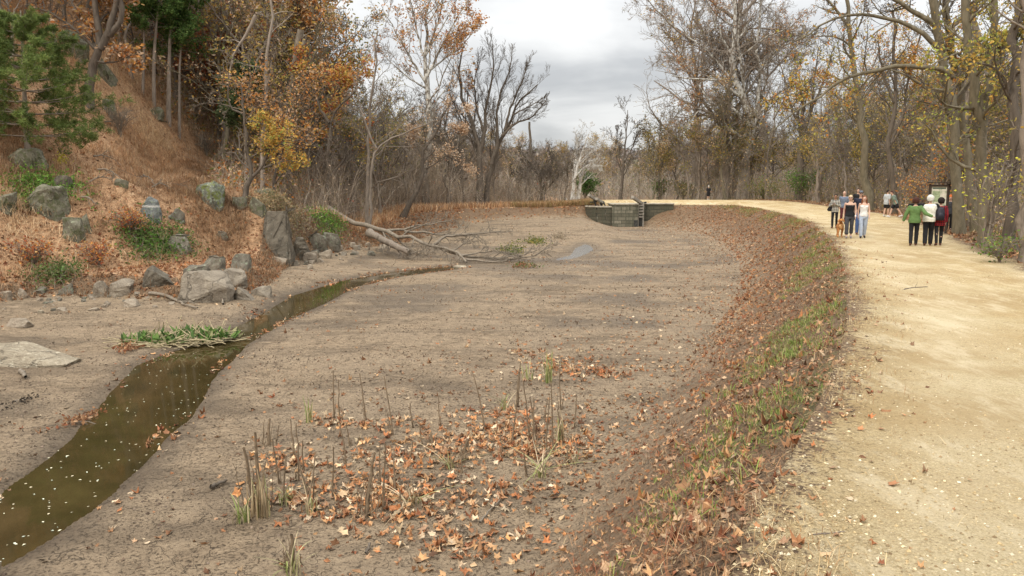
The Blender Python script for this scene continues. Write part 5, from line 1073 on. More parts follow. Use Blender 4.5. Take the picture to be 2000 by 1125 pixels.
ST_ = [(512,1000,150,1),(497,995,120,1),(652,818,90,0),(664,822,72,0),(716,820,86,0),(768,850,106,0),(800,900,40,0),(545,945,90,0),(553,985,85,0),(577,890,70,0),(583,940,112,0),(590,920,60,0),(598,1000,105,0),(606,970,95,0),(612,990,60,0),(676,910,84,0),(650,975,100,0),(715,1010,118,1),(740,955,86,0),(748,1000,135,0),(770,960,75,0),(842,872,26,1),(806,835,50,0),(948,840,110,0),(900,925,55,0),(862,840,62,0),(1000,870,130,0),(1012,795,85,0),(1036,860,110,0),(1044,880,96,0),(1048,860,84,0),(1082,890,140,0),(1095,800,75,0),(1122,835,56,0),(1100,860,60,0),(1064,820,42,0),(570,1110,70,1),(524,870,48,1),(640,915,32,0),(686,870,44,0),(826,870,40,0),(904,905,45,1),(920,890,30,0),(982,890,42,0),(1028,930,48,0),(1110,905,36,0),(788,1010,54,0),(1068,900,120,0)]
for i, (a, b, h_, wd) in enumerate(ST_):
    V, Q, g = stalk(a, b, h_, i, wd); o = link('dead_stalk', mesh_np('dead_stalk', V, quads=Q, mats=[M['stalk']], smooth=True), loc=(g[0], g[1], g[2]-.02))
    tag(o, 'thick bundled dead reed stump standing among leaves on the mud' if wd else 'single thin dead brown reed stalk standing among leaves on the mud', 'reed stalk', 'thick dead reed stumps' if wd else 'thin dead reed stalks')
def reed(pxc, pyb, hpx, n, pal, label, seed, lean=.5, wd=.016, name='reed_clump'):
    g = hit(pxc, pyb); H = hpx*g[1]/F; r = np.random.default_rng(seed); s = np.linspace(0, 1, 8); V, Q, C = [], [], []
    for k in range(n):
        az = r.random()*6.28; d = np.array([math.cos(az), math.sin(az)]); h = H*r.uniform(.45, 1.05); ln = abs(r.normal())*lean*h; b = r.normal(size=2)*.05; brk = r.random() < .25
        x_ = b[0]+d[0]*ln*s**2; y_ = b[1]+d[1]*ln*s**2; z_ = h*(s-(.55*s**3 if brk else .12*s**3)); w_ = wd*(1-s**2.2)*.5+.0012; sd = np.array([-d[1], d[0]])
        v = np.zeros((8,2,3)); v[:,0] = np.stack([x_-sd[0]*w_, y_-sd[1]*w_, z_], -1); v[:,1] = np.stack([x_+sd[0]*w_, y_+sd[1]*w_, z_], -1); o = len(V)*16
        i = o+np.arange(7)*2; Q.append(np.stack([i, i+1, i+3, i+2], -1)); V.append(v.reshape(-1,3)); c = np.array(pal[int(r.integers(0, len(pal)))])*r.uniform(.7, 1.3); C.append(np.repeat(c[None], 16, 0))
    return tag(link(name, mesh_np(name, np.vstack(V), quads=np.vstack(Q), mats=[M['blade']], cols=np.vstack(C)), loc=tuple(g)), label, 'reeds')
RG = [(.30,.34,.12),(.22,.28,.08),(.42,.40,.20),(.50,.42,.25)]; RD = [(.42,.32,.19),(.50,.40,.26),(.30,.22,.13),(.34,.35,.16)]
reed(1072, 748, 78, 30, RG, 'tallest green and straw reed tuft beside the farther leaf drift', 1, .25)
reed(1030, 742, 46, 14, RG, 'small reed tuft left of the tallest one', 2, .3)
reed(472, 1022, 72, 22, RG, 'green reed tuft at the near left end of the stalks', 3, .55)
reed(602, 825, 60, 20, RG, 'pale green reed tuft at the back left of the leaf drift', 4, .2)
reed(985, 800, 44, 18, RG, 'bent yellow green reed tuft in the middle of the drift', 5, .9)
reed(570, 1124, 76, 18, RG, 'reed tuft cut by the lower picture edge', 6, .6)
reed(1096, 862, 70, 30, RD, 'papery straw coloured reed tuft at the right of the drift', 7, .35)
reed(610, 1000, 70, 14, RG+RD, 'loose reed blades among the near left stalks', 8, .6)
reed(800, 985, 60, 24, RD, 'flattened straw reed blades among the nearest leaves', 9, 1.3)
reed(1060, 930, 60, 26, RD+RG[:1], 'flattened pale reed blades at the right end of the drift', 10, 1.6)
reed(880, 915, 50, 30, RD, 'dark matted reed blades in the thick of the drift', 11, 1.2)
reed(560, 985, 50, 20, RG, 'short grassy reed blades beside the thick near stump', 12, .7)
reed(510, 1010, 110, 60, RD, 'tall brown sheaf of dead reed leaves at the near left', 13, .10, .02)
reed(1120, 905, 50, 16, RD, 'straw reed blades arching at the right margin of the stalks', 14, .9)
# mat of water plants
def lance():
    g = hit(355, 668); r = np.random.default_rng(77); V, Q, C, V2, Q2 = [], [], [], [], []; e = empty('water_plant_mat', tuple(g)); tag(e, 'leafy green mat of uprooted water plants at the stream edge', 'water plants')
    s = np.linspace(0, 1, 5); wprof = np.array([.15, .8, 1, .6, .02])
    U = []
    for k in range(480):
        a = r.random()*6.28; q = r.random()**.5; X_ = math.cos(a)*q*1.55; Y_ = math.sin(a)*q*.7+.25*X_
        front = r.random(); az = r.random()*6.28; d = np.array([math.cos(az), math.sin(az)]); L_l = r.uniform(.18, .42); el = r.uniform(.1, 1.2); z0 = r.uniform(.0, .22)*(1-q*.6)
        p = np.array([X_, Y_, z0+.03])+np.stack([d[0]*s*L_l*math.cos(el), d[1]*s*L_l*math.cos(el), s*L_l*math.sin(el)-.10*s**2*L_l], -1); sd = np.array([-d[1], d[0], 0])*L_l*.13*wprof[:,None]
        v = np.stack([p-sd, p+sd], 1); i = len(V)*10+np.arange(4)*2; Q.append(np.stack([i, i+1, i+3, i+2], -1)); V.append(v.reshape(-1,3)); c = np.array([(.09,.16,.035),(.13,.20,.05),(.06,.11,.03),(.24,.23,.11)][int(r.choice(4, p=[.35,.3,.25,.1]))])*r.uniform(.7,1.3); C.append(np.repeat(c[None], 10, 0))
    link('leaf_mass', mesh_np('leaf_mass', np.vstack(V), quads=np.vstack(Q), mats=[M['leaf']], cols=np.vstack(C)), e)
    n = 300; a = r.random(n)*6.28; q = r.random(n)**.5; b = np.stack([np.cos(a)*q*1.3, np.sin(a)*q*.6+.25*np.cos(a)*q*1.3-.15, r.uniform(.02, .15, n)], -1); d = nrm(r.normal(size=(n,3))*np.array([1,.5,.15])); P = b[:,None]+d[:,None]*np.linspace(0, .7, 5)[None,:,None]; P += r.normal(size=P.shape)*.012; P[:,:,2] = np.abs(P[:,:,2])
    V, Q = tubes(P, np.full((n,5), .011), 4); link('stem_mass', mesh_np('stem_mass', V, quads=Q, mats=[M['deadstem']], smooth=True), e)
M['deadstem'] = plain('pale_stem', (.40,.33,.20), .8, .4, 10, .1)
lance()
on_hill(1000, 492, 60, 22, 'debris_clump', 'dull green leafy debris caught behind the tips of the fallen tree', 500, DIVY+OLI, .14, 61, cat='leafy debris', thick=.3)
on_hill(1045, 474, 64, 14, 'debris_clump', 'green leafy debris on the mud left of the far puddle', 450, DIVY+OLI, .16, 62, cat='leafy debris', thick=.3)
on_hill(1090, 466, 36, 12, 'debris_clump', 'grey twiggy tuft on the mud left of the puddle', 260, [(.25,.20,.14),(.33,.27,.19)], .14, 63, cat='twiggy debris', thick=.4)
on_hill(505, 1, 1, 1, 'debris_clump', 'x', 1, DIVY, .1, 64) if False else None
on_hill(1025, 521, 60, 8, 'debris_clump', 'low brown and green plant debris in front of the fallen tree tips', 300, DIVY+P_BROWN, .12, 65, cat='leafy debris', thick=.2)
on_hill(255, 682, 40, 8, 'debris_clump', 'dark matted roots at the left end of the green plant mat', 220, P_BROWN, .10, 66, cat='matted roots', thick=.15)
on_hill(165, 820, 50, 8, 'debris_clump', 'dark wet leaf clump at the water line of the stream', 160, P_BROWN, .08, 67, cat='wet leaves', thick=.08)
on_hill(46, 787, 26, 5, 'debris_clump', 'small black clod of rotten leaves on the left mud', 90, [(.05,.04,.03)], .06, 68, cat='rotten leaves', thick=.08)
# ------------------------------------------------------------------ masonry lock, gates, board
def masonry(name, a, b, mortar, sc=1.0, stain=.6):
    k = NT(name); tc_ = k.n('ShaderNodeTexCoord'); sp_ = k.n('ShaderNodeSeparateXYZ'); k.l(tc_.outputs['Object'], sp_.inputs[0]); cb = k.n('ShaderNodeCombineXYZ')
    k.l(k.math('ADD', sp_.outputs[0], sp_.outputs[1]), cb.inputs[0]); k.l(sp_.outputs[2], cb.inputs[1])
    br = k.n('ShaderNodeTexBrick'); br.inputs['Scale'].default_value = sc; br.inputs['Brick Width'].default_value = .8; br.inputs['Row Height'].default_value = .36; br.inputs['Mortar Size'].default_value = .03
    br.inputs['Color1'].default_value = (*a, 1); br.inputs['Color2'].default_value = (*b, 1); br.inputs['Mortar'].default_value = (*mortar, 1); k.l(cb.outputs[0], br.inputs['Vector'])
    n = k.noise(k.coord('Object', (1,1,.15)), 3.2, 7, .7); n2 = k.noise(k.coord('Object'), 8, 6)
    c = k.mix(k.ramp(n, [(.45, 0.0), (.6, stain)]), br.outputs[0], (.05,.055,.035)); c = k.mix(k.ramp(n, [(.28, .5), (.36, 0.0)]), c, (.42,.42,.36)); c = k.mix(.22, c, k.ramp(n2, [(.3, (.07,.075,.05)), (.7, (.24,.23,.18))]))
    k.col(c).bump(k.math('ADD', n2, k.math('MULTIPLY', br.outputs['Fac'], -1.0)), .6, .03); return k.m
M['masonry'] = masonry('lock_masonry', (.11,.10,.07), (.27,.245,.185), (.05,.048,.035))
M['masondark'] = masonry('lock_wall_dark', (.05,.042,.027), (.10,.085,.057), (.02,.019,.014), stain=.7)  # darker stone colours carry the shade on the set-back wing wall
M['coping'] = plain('coping_stone', (.42,.38,.30), .85, .3, 4)
M['timber'] = plain('grey_timber', (.31,.28,.235), .85, .3, 6); M['timberdark'] = plain('black_timber', (.05,.05,.045), .7, .4, 6); M['iron'] = plain('dark_iron', (.03,.03,.032), .5, .3, 10)
def box_bm(bm, c, s, rot=None):
    r = bmesh.ops.create_cube(bm, size=1); 
    for v in r['verts']:
        p = Vector((v.co.x*s[0], v.co.y*s[1], v.co.z*s[2]));
        if rot is not None: p = rot @ p
        v.co = p+Vector(c)
    return r['verts']
def boxes(name, bs, mat, parent=None, bev=.01, loc=None):
    bm = bmesh.new()
    for b in bs: box_bm(bm, *b)
    if bev: bmesh.ops.bevel(bm, geom=list(bm.edges), offset=bev, segments=2, affect='EDGES')
    me = bpy.data.meshes.new(name); bm.to_mesh(me); bm.free(); me.materials.append(M[mat]); return link(name, me, parent, loc)
def beam(name, p, q, w, h, mat, parent, bev=.02):
    p, q = Vector(p), Vector(q); d = q-p; rot = d.to_track_quat('X', 'Z').to_matrix(); return boxes(name, [((p+q)/2, (d.length, w, h), rot)], mat, parent, bev)
def lock():
    e = empty('canal_lock', (12, 82, BED)); tag(e, 'weathered stone canal lock closing the far end of the drained basin', 'canal lock'); O = Vector((12, 82, BED))
    def w(nm, x0, x1, y0, y1, z0, z1, mat, bev=.02): return boxes(nm, [(Vector(((x0+x1)/2, (y0+y1)/2, (z0+z1)/2))-O, (x1-x0, y1-y0, z1-z0))], mat, e, bev)
    top = .20
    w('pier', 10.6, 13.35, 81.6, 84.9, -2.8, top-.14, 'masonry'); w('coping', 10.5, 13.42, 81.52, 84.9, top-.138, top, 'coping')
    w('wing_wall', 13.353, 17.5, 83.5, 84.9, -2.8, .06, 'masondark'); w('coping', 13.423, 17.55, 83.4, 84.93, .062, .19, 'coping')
    # curved left wing
    bm = bmesh.new(); n = 9; pts = [(10.58-2.6*t, 81.9+1.5*t**1.6) for t in np.linspace(0, 1, n)]
    for i in range(n-1):
        (x0, y0), (x1, y1) = pts[i], pts[i+1]; vs = [bm.verts.new(Vector(p)-O) for p in [(x0,y0,-2.8),(x1,y1,-2.8),(x1,y1,-.22),(x0,y0,-.22),(x0,y0+1.1,-2.8),(x1,y1+1.1,-2.8),(x1,y1+1.1,-.22),(x0,y0+1.1,-.22)]]
        for f in ((0,3,2,1),(3,7,6,2),(4,5,6,7)): bm.faces.new([vs[k] for k in f])
        if i == n-2: bm.faces.new([vs[k] for k in (1,2,6,5)])
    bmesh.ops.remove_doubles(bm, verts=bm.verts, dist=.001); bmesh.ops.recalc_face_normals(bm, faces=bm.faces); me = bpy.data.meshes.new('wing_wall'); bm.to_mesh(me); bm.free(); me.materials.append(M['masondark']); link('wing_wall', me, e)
    boxes('coping', [(Vector(((pts[i][0]+pts[i+1][0])/2, (pts[i][1]+pts[i+1][1])/2+.5, -.155))-O, (.42, 1.2, .13)) for i in range(n-1)], 'coping', e, 0)
    # right gate with its ladder of boards
    g = empty('lock_gate', (13.7, 82.4, BED)); tag(g, 'open slatted timber lock gate with a sloping pale beam at the right of the pier', 'lock gate'); O2 = Vector((13.7, 82.4, BED))
    beam('post', Vector((13.45,82.3,-2.4))-O2, Vector((13.45,82.3,.42))-O2, .16, .16, 'timber', g); beam('post', Vector((14.05,82.6,-2.4))-O2, Vector((14.05,82.6,.30))-O2, .16, .16, 'timber', g)
    for z in (-.02, -.33, -.64, -.95, -1.24): beam('rail', Vector((13.52,82.2,z))-O2, Vector((14.02,82.47,z))-O2, .10, .15, 'timber', g, .01)
    beam('gate_leaf_and_gap', Vector((13.5,82.42,-1.85))-O2, Vector((14.0,82.62,-1.85))-O2, .12, 1.1, 'timberdark', g)
    beam('gate_leaf_and_gap', Vector((12.9,81.50,-1.9))-O2, Vector((13.3,81.50,-1.9))-O2, .10, .7, 'timberdark', g)  # dark panel added on the pier face stands in for the black gap
    beam('balance_beam', at(1235,385,80.5)-O2, at(1254,398,83)-O2, .30, .30, 'timber', g); beam('cross_beam', at(1252,397,82.8)-O2, at(1262,395,83.2)-O2, .22, .16, 'iron', g)
    g = empty('lock_gate', (9.6, 83.4, -.2)); tag(g, 'pair of sloping pale gate beams with dark braces at the left of the pier', 'lock gate'); O3 = Vector((9.6, 83.4, -.2))
    beam('balance_beam', at(1150,381,82)-O3, at(1165,391,84)-O3, .28, .28, 'timber', g); beam('balance_beam', at(1165,388,82)-O3, at(1179,397,84)-O3, .28, .28, 'timber', g)
    beam('brace', at(1160,390,83.4)-O3, at(1164,402,83.4)-O3, .16, .16, 'timberdark', g); beam('brace', at(1178,393,83.6)-O3, at(1182,402,83.6)-O3, .14, .14, 'timberdark', g); beam('brace', at(1172,396,83.5)-O3, at(1176,402,83.5)-O3, .2, .2, 'iron', g)
    beam('cross_beam', at(1152,395,84)-O3, at(1166,394,84)-O3, .15, .12, 'timberdark', g)
lock()
lie('fallen_branch', 'pale broken branch resting on the ground left of the white sycamores', [(px(97,(1100,386),(1108,394)), .25, .2)], [LV(3,.8,.6,.4,.2,K=5,sides=4,up=0)], 'barkwhite', 510, cat='branch')
lie('fallen_branch', 'thin pale dead pole leaning at the woods edge behind the lock', [(px(100,(1255,372),(1262,380),(1275,392)), .10, .08),(px(100,(1236,392),(1247,384),(1256,376)), .08, .05)], [LV(3,.8,.3,.4,.2,K=5,sides=3,up=0)], 'dead', 511, cat='branch')
def board():
    k = NT('map_poster'); n = k.noise(k.coord('Object', (1,1,1)), 7, 5); c = k.ramp(n, [(.36, (.34,.37,.26)), (.5, (.60,.58,.47)), (.7, (.66,.63,.53))]); k.col(c).rough(.35); M['poster'] = k.m
    M['frame'] = plain('brown_frame', (.055,.04,.03), .6, .3, 10)
    p = at(1834, 378, 34); b = Vector((p[0], 34, hz(p[0], 34))); e = empty('information_board', tuple(b), -.45); e.scale = (.86,.86,.94); tag(e, 'dark framed park information board with a pale map poster behind the walkers', 'information board')
    for s in (-1, 1): boxes('post', [((s*.42, .05, 1.12), (.10, .10, 2.36))], 'frame', e, .01)
    boxes('frame', [((0, 0, 2.22), (.84, .10, .09)), ((0, 0, 1.13), (.84, .10, .09)), ((-.375, 0, 1.675), (.07, .10, .998)), ((.375, 0, 1.675), (.07, .10, .998))], 'frame', e, 0)
    boxes('poster', [((0, .012, 1.675), (.68, .03, 1.0))], 'poster', e, 0); boxes('roof', [((0, .0, 2.36), (1.1, .34, .05))], 'frame', e, .01)
    M['ink'] = plain('poster_ink', (.10,.13,.10), .6, .2, 10, 0)
    boxes('poster_heading', [((0, -.0065, 2.10), (.60, .004, .07))], 'ink', e, 0)
    o = boxes('map_field', [((-.12, -.0065, 1.72), (.34, .004, .50))], 'mapfield', e, 0)
M['mapfield'] = plain('map_green', (.30,.36,.22), .6, .5, 9, 0)
board()
# ------------------------------------------------------------------ people: closed shapes fused into one skin by voxel remeshing
M['skin'] = plain('skin', (.50,.32,.23), .55, .06, 6, 0)
def cmat(name, c, rough=.85, var=.18, sc=9):
    if name not in M: M[name] = plain(name, c, rough, var, sc, .25)
    return name
def cap_prim(p0, r0, p1, r1, seg=10):
    p0, p1 = np.array(p0, float), np.array(p1, float); d = p1-p0; L = np.linalg.norm(d)+1e-6; d = d/L; ref = np.array([1.,0,0]) if abs(d[2]) > .7 else np.array([0,0,1.]); u = nrm(np.cross(d, ref)); w_ = np.cross(d, u)
    ts = [(-1, .0), (-.86, .5), (-.5, .866), (0, 1)]; rows = [(p0+d*r0*t, r0*k) for t, k in ts]+[(p1+d*r1*(-t), r1*k) for t, k in ts[::-1]]
    a = np.linspace(0, 2*np.pi, seg, endpoint=False); V = []; Fc = []
    for c, r in rows: V += [c+max(r, 1e-4)*(math.cos(t)*u+math.sin(t)*w_) for t in a]
    for i in range(len(rows)-1):
        for j in range(seg): Fc.append((i*seg+j, i*seg+(j+1)%seg, (i+1)*seg+(j+1)%seg, (i+1)*seg+j))
    Fc.append(tuple(range(seg))[::-1]); Fc.append(tuple((len(rows)-1)*seg+j for j in range(seg))); return V, Fc
def loft(rings, seg=18, pw=.85):
    V, Fc = [], []
    for (z, rx, ry, cx_, cy_) in rings:
        for j in range(seg):
            t = 2*math.pi*j/seg; c, s = math.cos(t), math.sin(t); V.append(np.array([cx_+rx*math.copysign(abs(c)**pw, c), cy_+ry*math.copysign(abs(s)**pw, s), z]))
    n = len(rings)
    for i in range(n-1):
        for j in range(seg): Fc.append((i*seg+j, i*seg+(j+1)%seg, (i+1)*seg+(j+1)%seg, (i+1)*seg+j))
    Fc.append(tuple(range(seg))[::-1]); Fc.append(tuple((n-1)*seg+j for j in range(seg))); return V, Fc
def ell(c, r, seg=14, rows=9):
    return loft([(c[2]-r[2]*math.cos(math.pi*i/rows), max(r[0]*math.sin(math.pi*i/rows), .0006), max(r[1]*math.sin(math.pi*i/rows), .0006), c[0], c[1]) for i in range(rows+1)], seg, 1.0)
def fuse(name, prims, mat, parent, vox=.012, sm=4, xf=None, wrinkle=0):
    bm = bmesh.new()
    for V, Fc in prims:
        vs = [bm.verts.new(tuple(xf(v) if xf else v)) for v in V]
        for f in Fc: bm.faces.new([vs[i] for i in f])
    bmesh.ops.recalc_face_normals(bm, faces=bm.faces); me = bpy.data.meshes.new(name); bm.to_mesh(me); bm.free()
    o = bpy.data.objects.new('tmp', me); COL.objects.link(o); md = o.modifiers.new('r', 'REMESH'); md.mode = 'VOXEL'; md.voxel_size = vox; md.use_smooth_shade = True
    if sm: m2 = o.modifiers.new('s', 'SMOOTH'); m2.factor = .5; m2.iterations = sm
    dg = bpy.context.evaluated_depsgraph_get(); out = bpy.data.meshes.new_from_object(o.evaluated_get(dg)); bpy.data.objects.remove(o); out.name = name; out.materials.clear(); out.materials.append(M[mat])
    if wrinkle:
        co = np.empty(len(out.vertices)*3); out.vertices.foreach_get('co', co); co = co.reshape(-1,3); nn = np.empty(len(out.vertices)*3); out.vertices.foreach_get('normal', nn); nn = nn.reshape(-1,3)
        w_ = fbm(co[:,0]*1.0+co[:,1], co[:,2]*1.3+co[:,0]*.5, .09, 2); co += nn*(w_*wrinkle)[:,None]; out.vertices.foreach_set('co', co.ravel())
    out.polygons.foreach_set('use_smooth', [True]*len(out.polygons)); return link(name, out, parent)
def person(pxc, pyf, face, H, label, top, bottom, shoe, hair, sex='m', step=.16, bend=0, arms=None, skin=None, back=False, hat=None, extra=None, shades=False, vest=False, bald=False, width=1.0, knee=None, turn=0, Y=None, vox=.011, watch=False):
    """top=(colour name, sleeve 0..1, hem z, name); bottom=(colour, length 0..1, name, looseness)"""
    x, y = onz(pxc, pyf, 0)
    if Y: p = at(pxc, 400, Y); x, y = p[0], Y
    e = empty('person', (x, y, hz(x, y)), R_(face)); s = H/1.75; e.scale = (s, s, s); tag(e, label, 'person')
    sk = skin or 'skin'; hw = .185 if sex == 'm' else .16; hw *= width; hip = .085 if sex == 'm' else .09
    ba = R_(bend); cb, sb = math.cos(ba), math.sin(ba)
    def B(v):
        v = np.array(v, float)
        if ba and v[2] > .92: dy, dz = v[1], v[2]-.92; k = min(1, (v[2]-.92)/.12); a = ba*k; v = np.array([v[0], dy*math.cos(a)+dz*math.sin(a), .92+dz*math.cos(a)-dy*math.sin(a)])
        return v
    # legs: right foot forward by step, left back
    legs = []
    for sd, st in ((1, step), (-1, -step*1.1)):
        lift = .05 if st < 0 else .0
        an = np.array([sd*.085, st, .085+lift*abs(step)/.2]); hp = np.array([sd*hip, 0, .93]); kn = (an+hp)/2+np.array([sd*.005, .05+.10*max(0, -st), .03]); legs.append((hp, kn, an, sd, st))
    ar = {}
    for sd in (1, -1):
        sh = np.array([sd*hw, 0, 1.415]); sw = -sd*step*.6; el = sh+np.array([sd*.05, sw*.4-.02, -.28]); wr = el+np.array([-sd*.01, sw*.6+.09, -.235]); ar[sd] = [sh, el, wr]
        if arms and sd in arms: ar[sd][1:] = [np.array(arms[sd][0], float), np.array(arms[sd][1], float)]
    P = []
    def torso(gr, z0=.86, z1=1.47, waist=1.0):
        m = 1 if sex == 'm' else 0; R = [(.84,.155,.105),(.93,.168 if not m else .160,.115),(1.02,.145 if not m else .152,.105),(1.12,.125 if not m else .148,.095),(1.22,.140 if not m else .160,.108),(1.33,.158 if not m else .185,.118),(1.41,.150 if not m else .180,.098),(1.455,.09,.07),(1.50,.055,.055)]
        out = []
        zs = sorted(set([z0, z1]+[r[0] for r in R if z0 < r[0] < z1]))
        for z in zs:
            rx = np.interp(z, [r[0] for r in R], [r[1] for r in R])*width; ry = np.interp(z, [r[0] for r in R], [r[2] for r in R]); out.append((z, rx+gr, ry+gr, 0, 0))
        return loft(out)
    body = [torso(-.012, .84, 1.50)]
    if sex == 'f': body += [ell((sd*.07, .075, 1.30), (.05,.045,.05)) for sd in (1,-1)]
    body += [cap_prim((0,-.005,1.44), .052, (0,.012,1.54), .048), ell((0,.012,1.645), (.073,.088,.112)), ell((0,.035,1.58), (.052,.058,.055)), cap_prim((0,.098,1.655), .012, (0,.112,1.628), .015), ell((.076,.0,1.635), (.012,.022,.03)), ell((-.076,.0,1.635), (.012,.022,.03))]
    for sd in (1,-1):
        sh, el, wr = ar[sd]; body += [cap_prim(sh, .046, el, .036), cap_prim(el, .037, wr, .025)]
        d = nrm(wr-el); up_ = np.array([0,1.,0]) if abs(d[1]) < .8 else np.array([0,0,1.]); side = nrm(np.cross(d, up_)); nn_ = np.cross(side, d)
        pal_ = wr+d*.055; body += [cap_prim(wr, .024, wr+d*.03, .030), cap_prim(wr+d*.03+nn_*.018, .018, wr+d*.075+nn_*.022, .016), cap_prim(wr+d*.03-nn_*.018, .018, wr+d*.075-nn_*.022, .016), cap_prim(wr+d*.03, .018, wr+d*.08, .016)]
        for q, (off, ln) in enumerate(((.030,.062),(.010,.075),(-.010,.070),(-.030,.055))):
            b = wr+d*.080+nn_*off; m_ = b+d*ln*.5+side*sd*.006; t_ = m_+d*ln*.4-side*sd*.022; body += [cap_prim(b, .0095, m_, .009, 7), cap_prim(m_, .009, t_, .0078, 7)]
        b = wr+d*.035+nn_*.030; body += [cap_prim(b, .012, b+d*.03+nn_*.028, .010, 7), cap_prim(b+d*.03+nn_*.028, .010, b+d*.060+nn_*.030, .009, 7)]
    for hp, kn, an, sd, st in legs: body += [cap_prim(hp, .078, kn, .050), cap_prim(kn, .052, (kn*.55+an*.45)+np.array([0,-.012,0]), .052), cap_prim((kn*.55+an*.45)+np.array([0,-.012,0]), .050, an, .034), cap_prim(an, .034, an+np.array([sd*.01,.10,-.05]), .026)]
    fuse('body', body, sk, e, vox, 3, B)
    # top
    tc_, slv, hem, tn = top[:4]; loose = top[4] if len(top) > 4 else .008
    tp = [torso(.006+loose, hem, 1.455 if not (tn == 'tank_top') else 1.36)]
    if tn == 'tank_top': tp += [cap_prim((sd*.085, .055, 1.34), .022, (sd*.085, 0, 1.462), .016) for sd in (1,-1)]+[cap_prim((sd*.085, -.06, 1.34), .022, (sd*.085, 0, 1.462), .016) for sd in (1,-1)]
    if sex == 'f': tp += [ell((sd*.07, .080, 1.295), (.062,.052,.058)) for sd in (1,-1)]
    sl = []
    for sd in (1,-1):
        sh, el, wr = ar[sd]
        if slv > 0: sl += [cap_prim(sh+np.array([-sd*.03,0,0]), .062, sh, .062+loose*.5)]
        if slv > 0: q = min(1, slv*2); sl += [cap_prim(sh, .060+loose*.5, sh+(el-sh)*q, .050+loose*.8)]
        if slv > .5: q = (slv-.5)*2; sl += [cap_prim(el, .049+loose*.8, el+(wr-el)*q, .038+loose*.6)]
    if vest:
        fuse(tn, tp+[ell((sd*(hw-.02), 0, 1.40), (.05,.075,.07)) for sd in (1,-1)], tc_, e, vox, 4, B, .012); fuse('sleeve', sl[:len(sl)//2], vest, e, vox, 3, B, .008); fuse('sleeve', sl[len(sl)//2:], vest, e, vox, 3, B, .008)
    else: fuse(tn, tp+sl, tc_, e, vox, 4, B, .010)
    bc, bl, bn, bloose = bottom; bt = [loft([(.80,.150*width,.105,0,0),(.86,.165*width,.118,0,0),(.93,.174*width,.122,0,0),(1.0,.160*width,.116,0,0),(1.04,.152*width,.112,0,0)])]
    for hp, kn, an, sd, st in legs:
        if bl <= .5: k1 = hp+(kn-hp)*bl*2; bt += [cap_prim(hp, .092+bloose, k1, .080+bloose*2)]
        else: bt += [cap_prim(hp, .090+bloose, kn, .066+bloose)]; k2 = kn+(an-kn)*(bl-.5)*2; bt += [cap_prim(kn, .066+bloose, kn+(k2-kn)*.5, .062+bloose), cap_prim(kn+(k2-kn)*.5, .062+bloose, k2, (.066 if bl < .9 else .048)+bloose)]
    fuse(bn, bt, bc, e, vox, 4, None, .010)
    for hp, kn, an, sd, st in legs:
        t = -.30 if st < 0 else .12; f = np.array([sd*.012, .17*math.cos(t), .17*math.sin(t)-.045]); hl = an+np.array([0,-.03,-.045]); fuse('shoe', [cap_prim(hl, .040, an+f*.7, .040), cap_prim(an+f*.6, .040, an+f, .032), cap_prim(an, .042, an+np.array([0,0,-.02]), .042)], shoe, e, vox, 2)
    if hair and not bald:
        hc, hl_ = hair; hp_ = [loft([(1.60,.078,.060,0,-.028),(1.65,.082,.078,0,-.018),(1.70,.080,.086,0,-.008),(1.735,.066,.074,0,0),(1.765,.030,.034,0,0)], 16, 1.0)]
        if hl_ > .1: hp_ += [loft([(1.76-hl_*.9,.05+hl_*.08,.03,0,-.07),(1.76-hl_*.6,.085,.05,0,-.065),(1.66,.090,.062,0,-.045),(1.73,.075,.07,0,-.02)], 16, 1.0)]
        if hl_ > .3: hp_ += [cap_prim((sd*.080,.01,1.68), .022, (sd*.098,.045,1.74-hl_), .030) for sd in (1,-1)]
        if hl_ < 0: hp_ = [loft([(1.55,.09,.06,0,-.03),(1.60,.112,.085,0,-.025),(1.66,.122,.108,0,-.012),(1.71,.115,.105,0,-.008),(1.755,.085,.08,0,0),(1.785,.03,.03,0,0)], 16, 1.0)]
        fuse('hair', hp_, hc, e, vox, 2, B, .014)
    if hat:
        kind, hm = hat
        if kind == 'cap': fuse('cap', [loft([(1.70,.084,.098,0,.004),(1.735,.078,.090,0,.002),(1.768,.045,.052,0,0),(1.776,.01,.01,0,0)], 16, 1.0), ell((0,.115,1.705), (.062,.062,.011))], hm, e, .008, 1, B)
        else: fuse('knit_hat', [loft([(1.665,.085,.098,0,-.006),(1.71,.088,.100,0,-.006),(1.76,.068,.074,0,-.004),(1.79,.03,.03,0,0)], 16, 1.0), ell((0,0,1.805), (.032,.032,.03))], hm, e, .010, 1, B)
    if not back:
        if shades: fuse('sunglasses', [ell((sd*.034,.096,1.662), (.030,.012,.020)) for sd in (1,-1)]+[cap_prim((-.07,.07,1.668), .006, (.07,.07,1.668), .006)], cmat('dark_lens', (.015,.015,.017), .2), e, .006, 0, B)
        else:
            for sd in (1,-1): fuse('eye', [ell((sd*.032,.091,1.658), (.013,.008,.008))], cmat('dark_eye', (.04,.03,.025), .3), e, .004, 0, B)
        fuse('mouth', [ell((0,.094,1.588), (.024,.008,.008))], cmat('lips', (.40,.13,.11), .5), e, .004, 0, B)
    if extra: extra(e, B, vox, ar)
    return e
cmat('black_cloth', (.016,.016,.018)); cmat('charcoal_cloth', (.055,.055,.062)); cmat('white_cloth', (.72,.71,.69)); cmat('light_jean', (.36,.42,.52)); cmat('blue_jean', (.05,.085,.19)); cmat('navy_cloth', (.022,.024,.040)); cmat('slate_blue', (.14,.17,.23)); cmat('maroon_cloth', (.075,.018,.022))
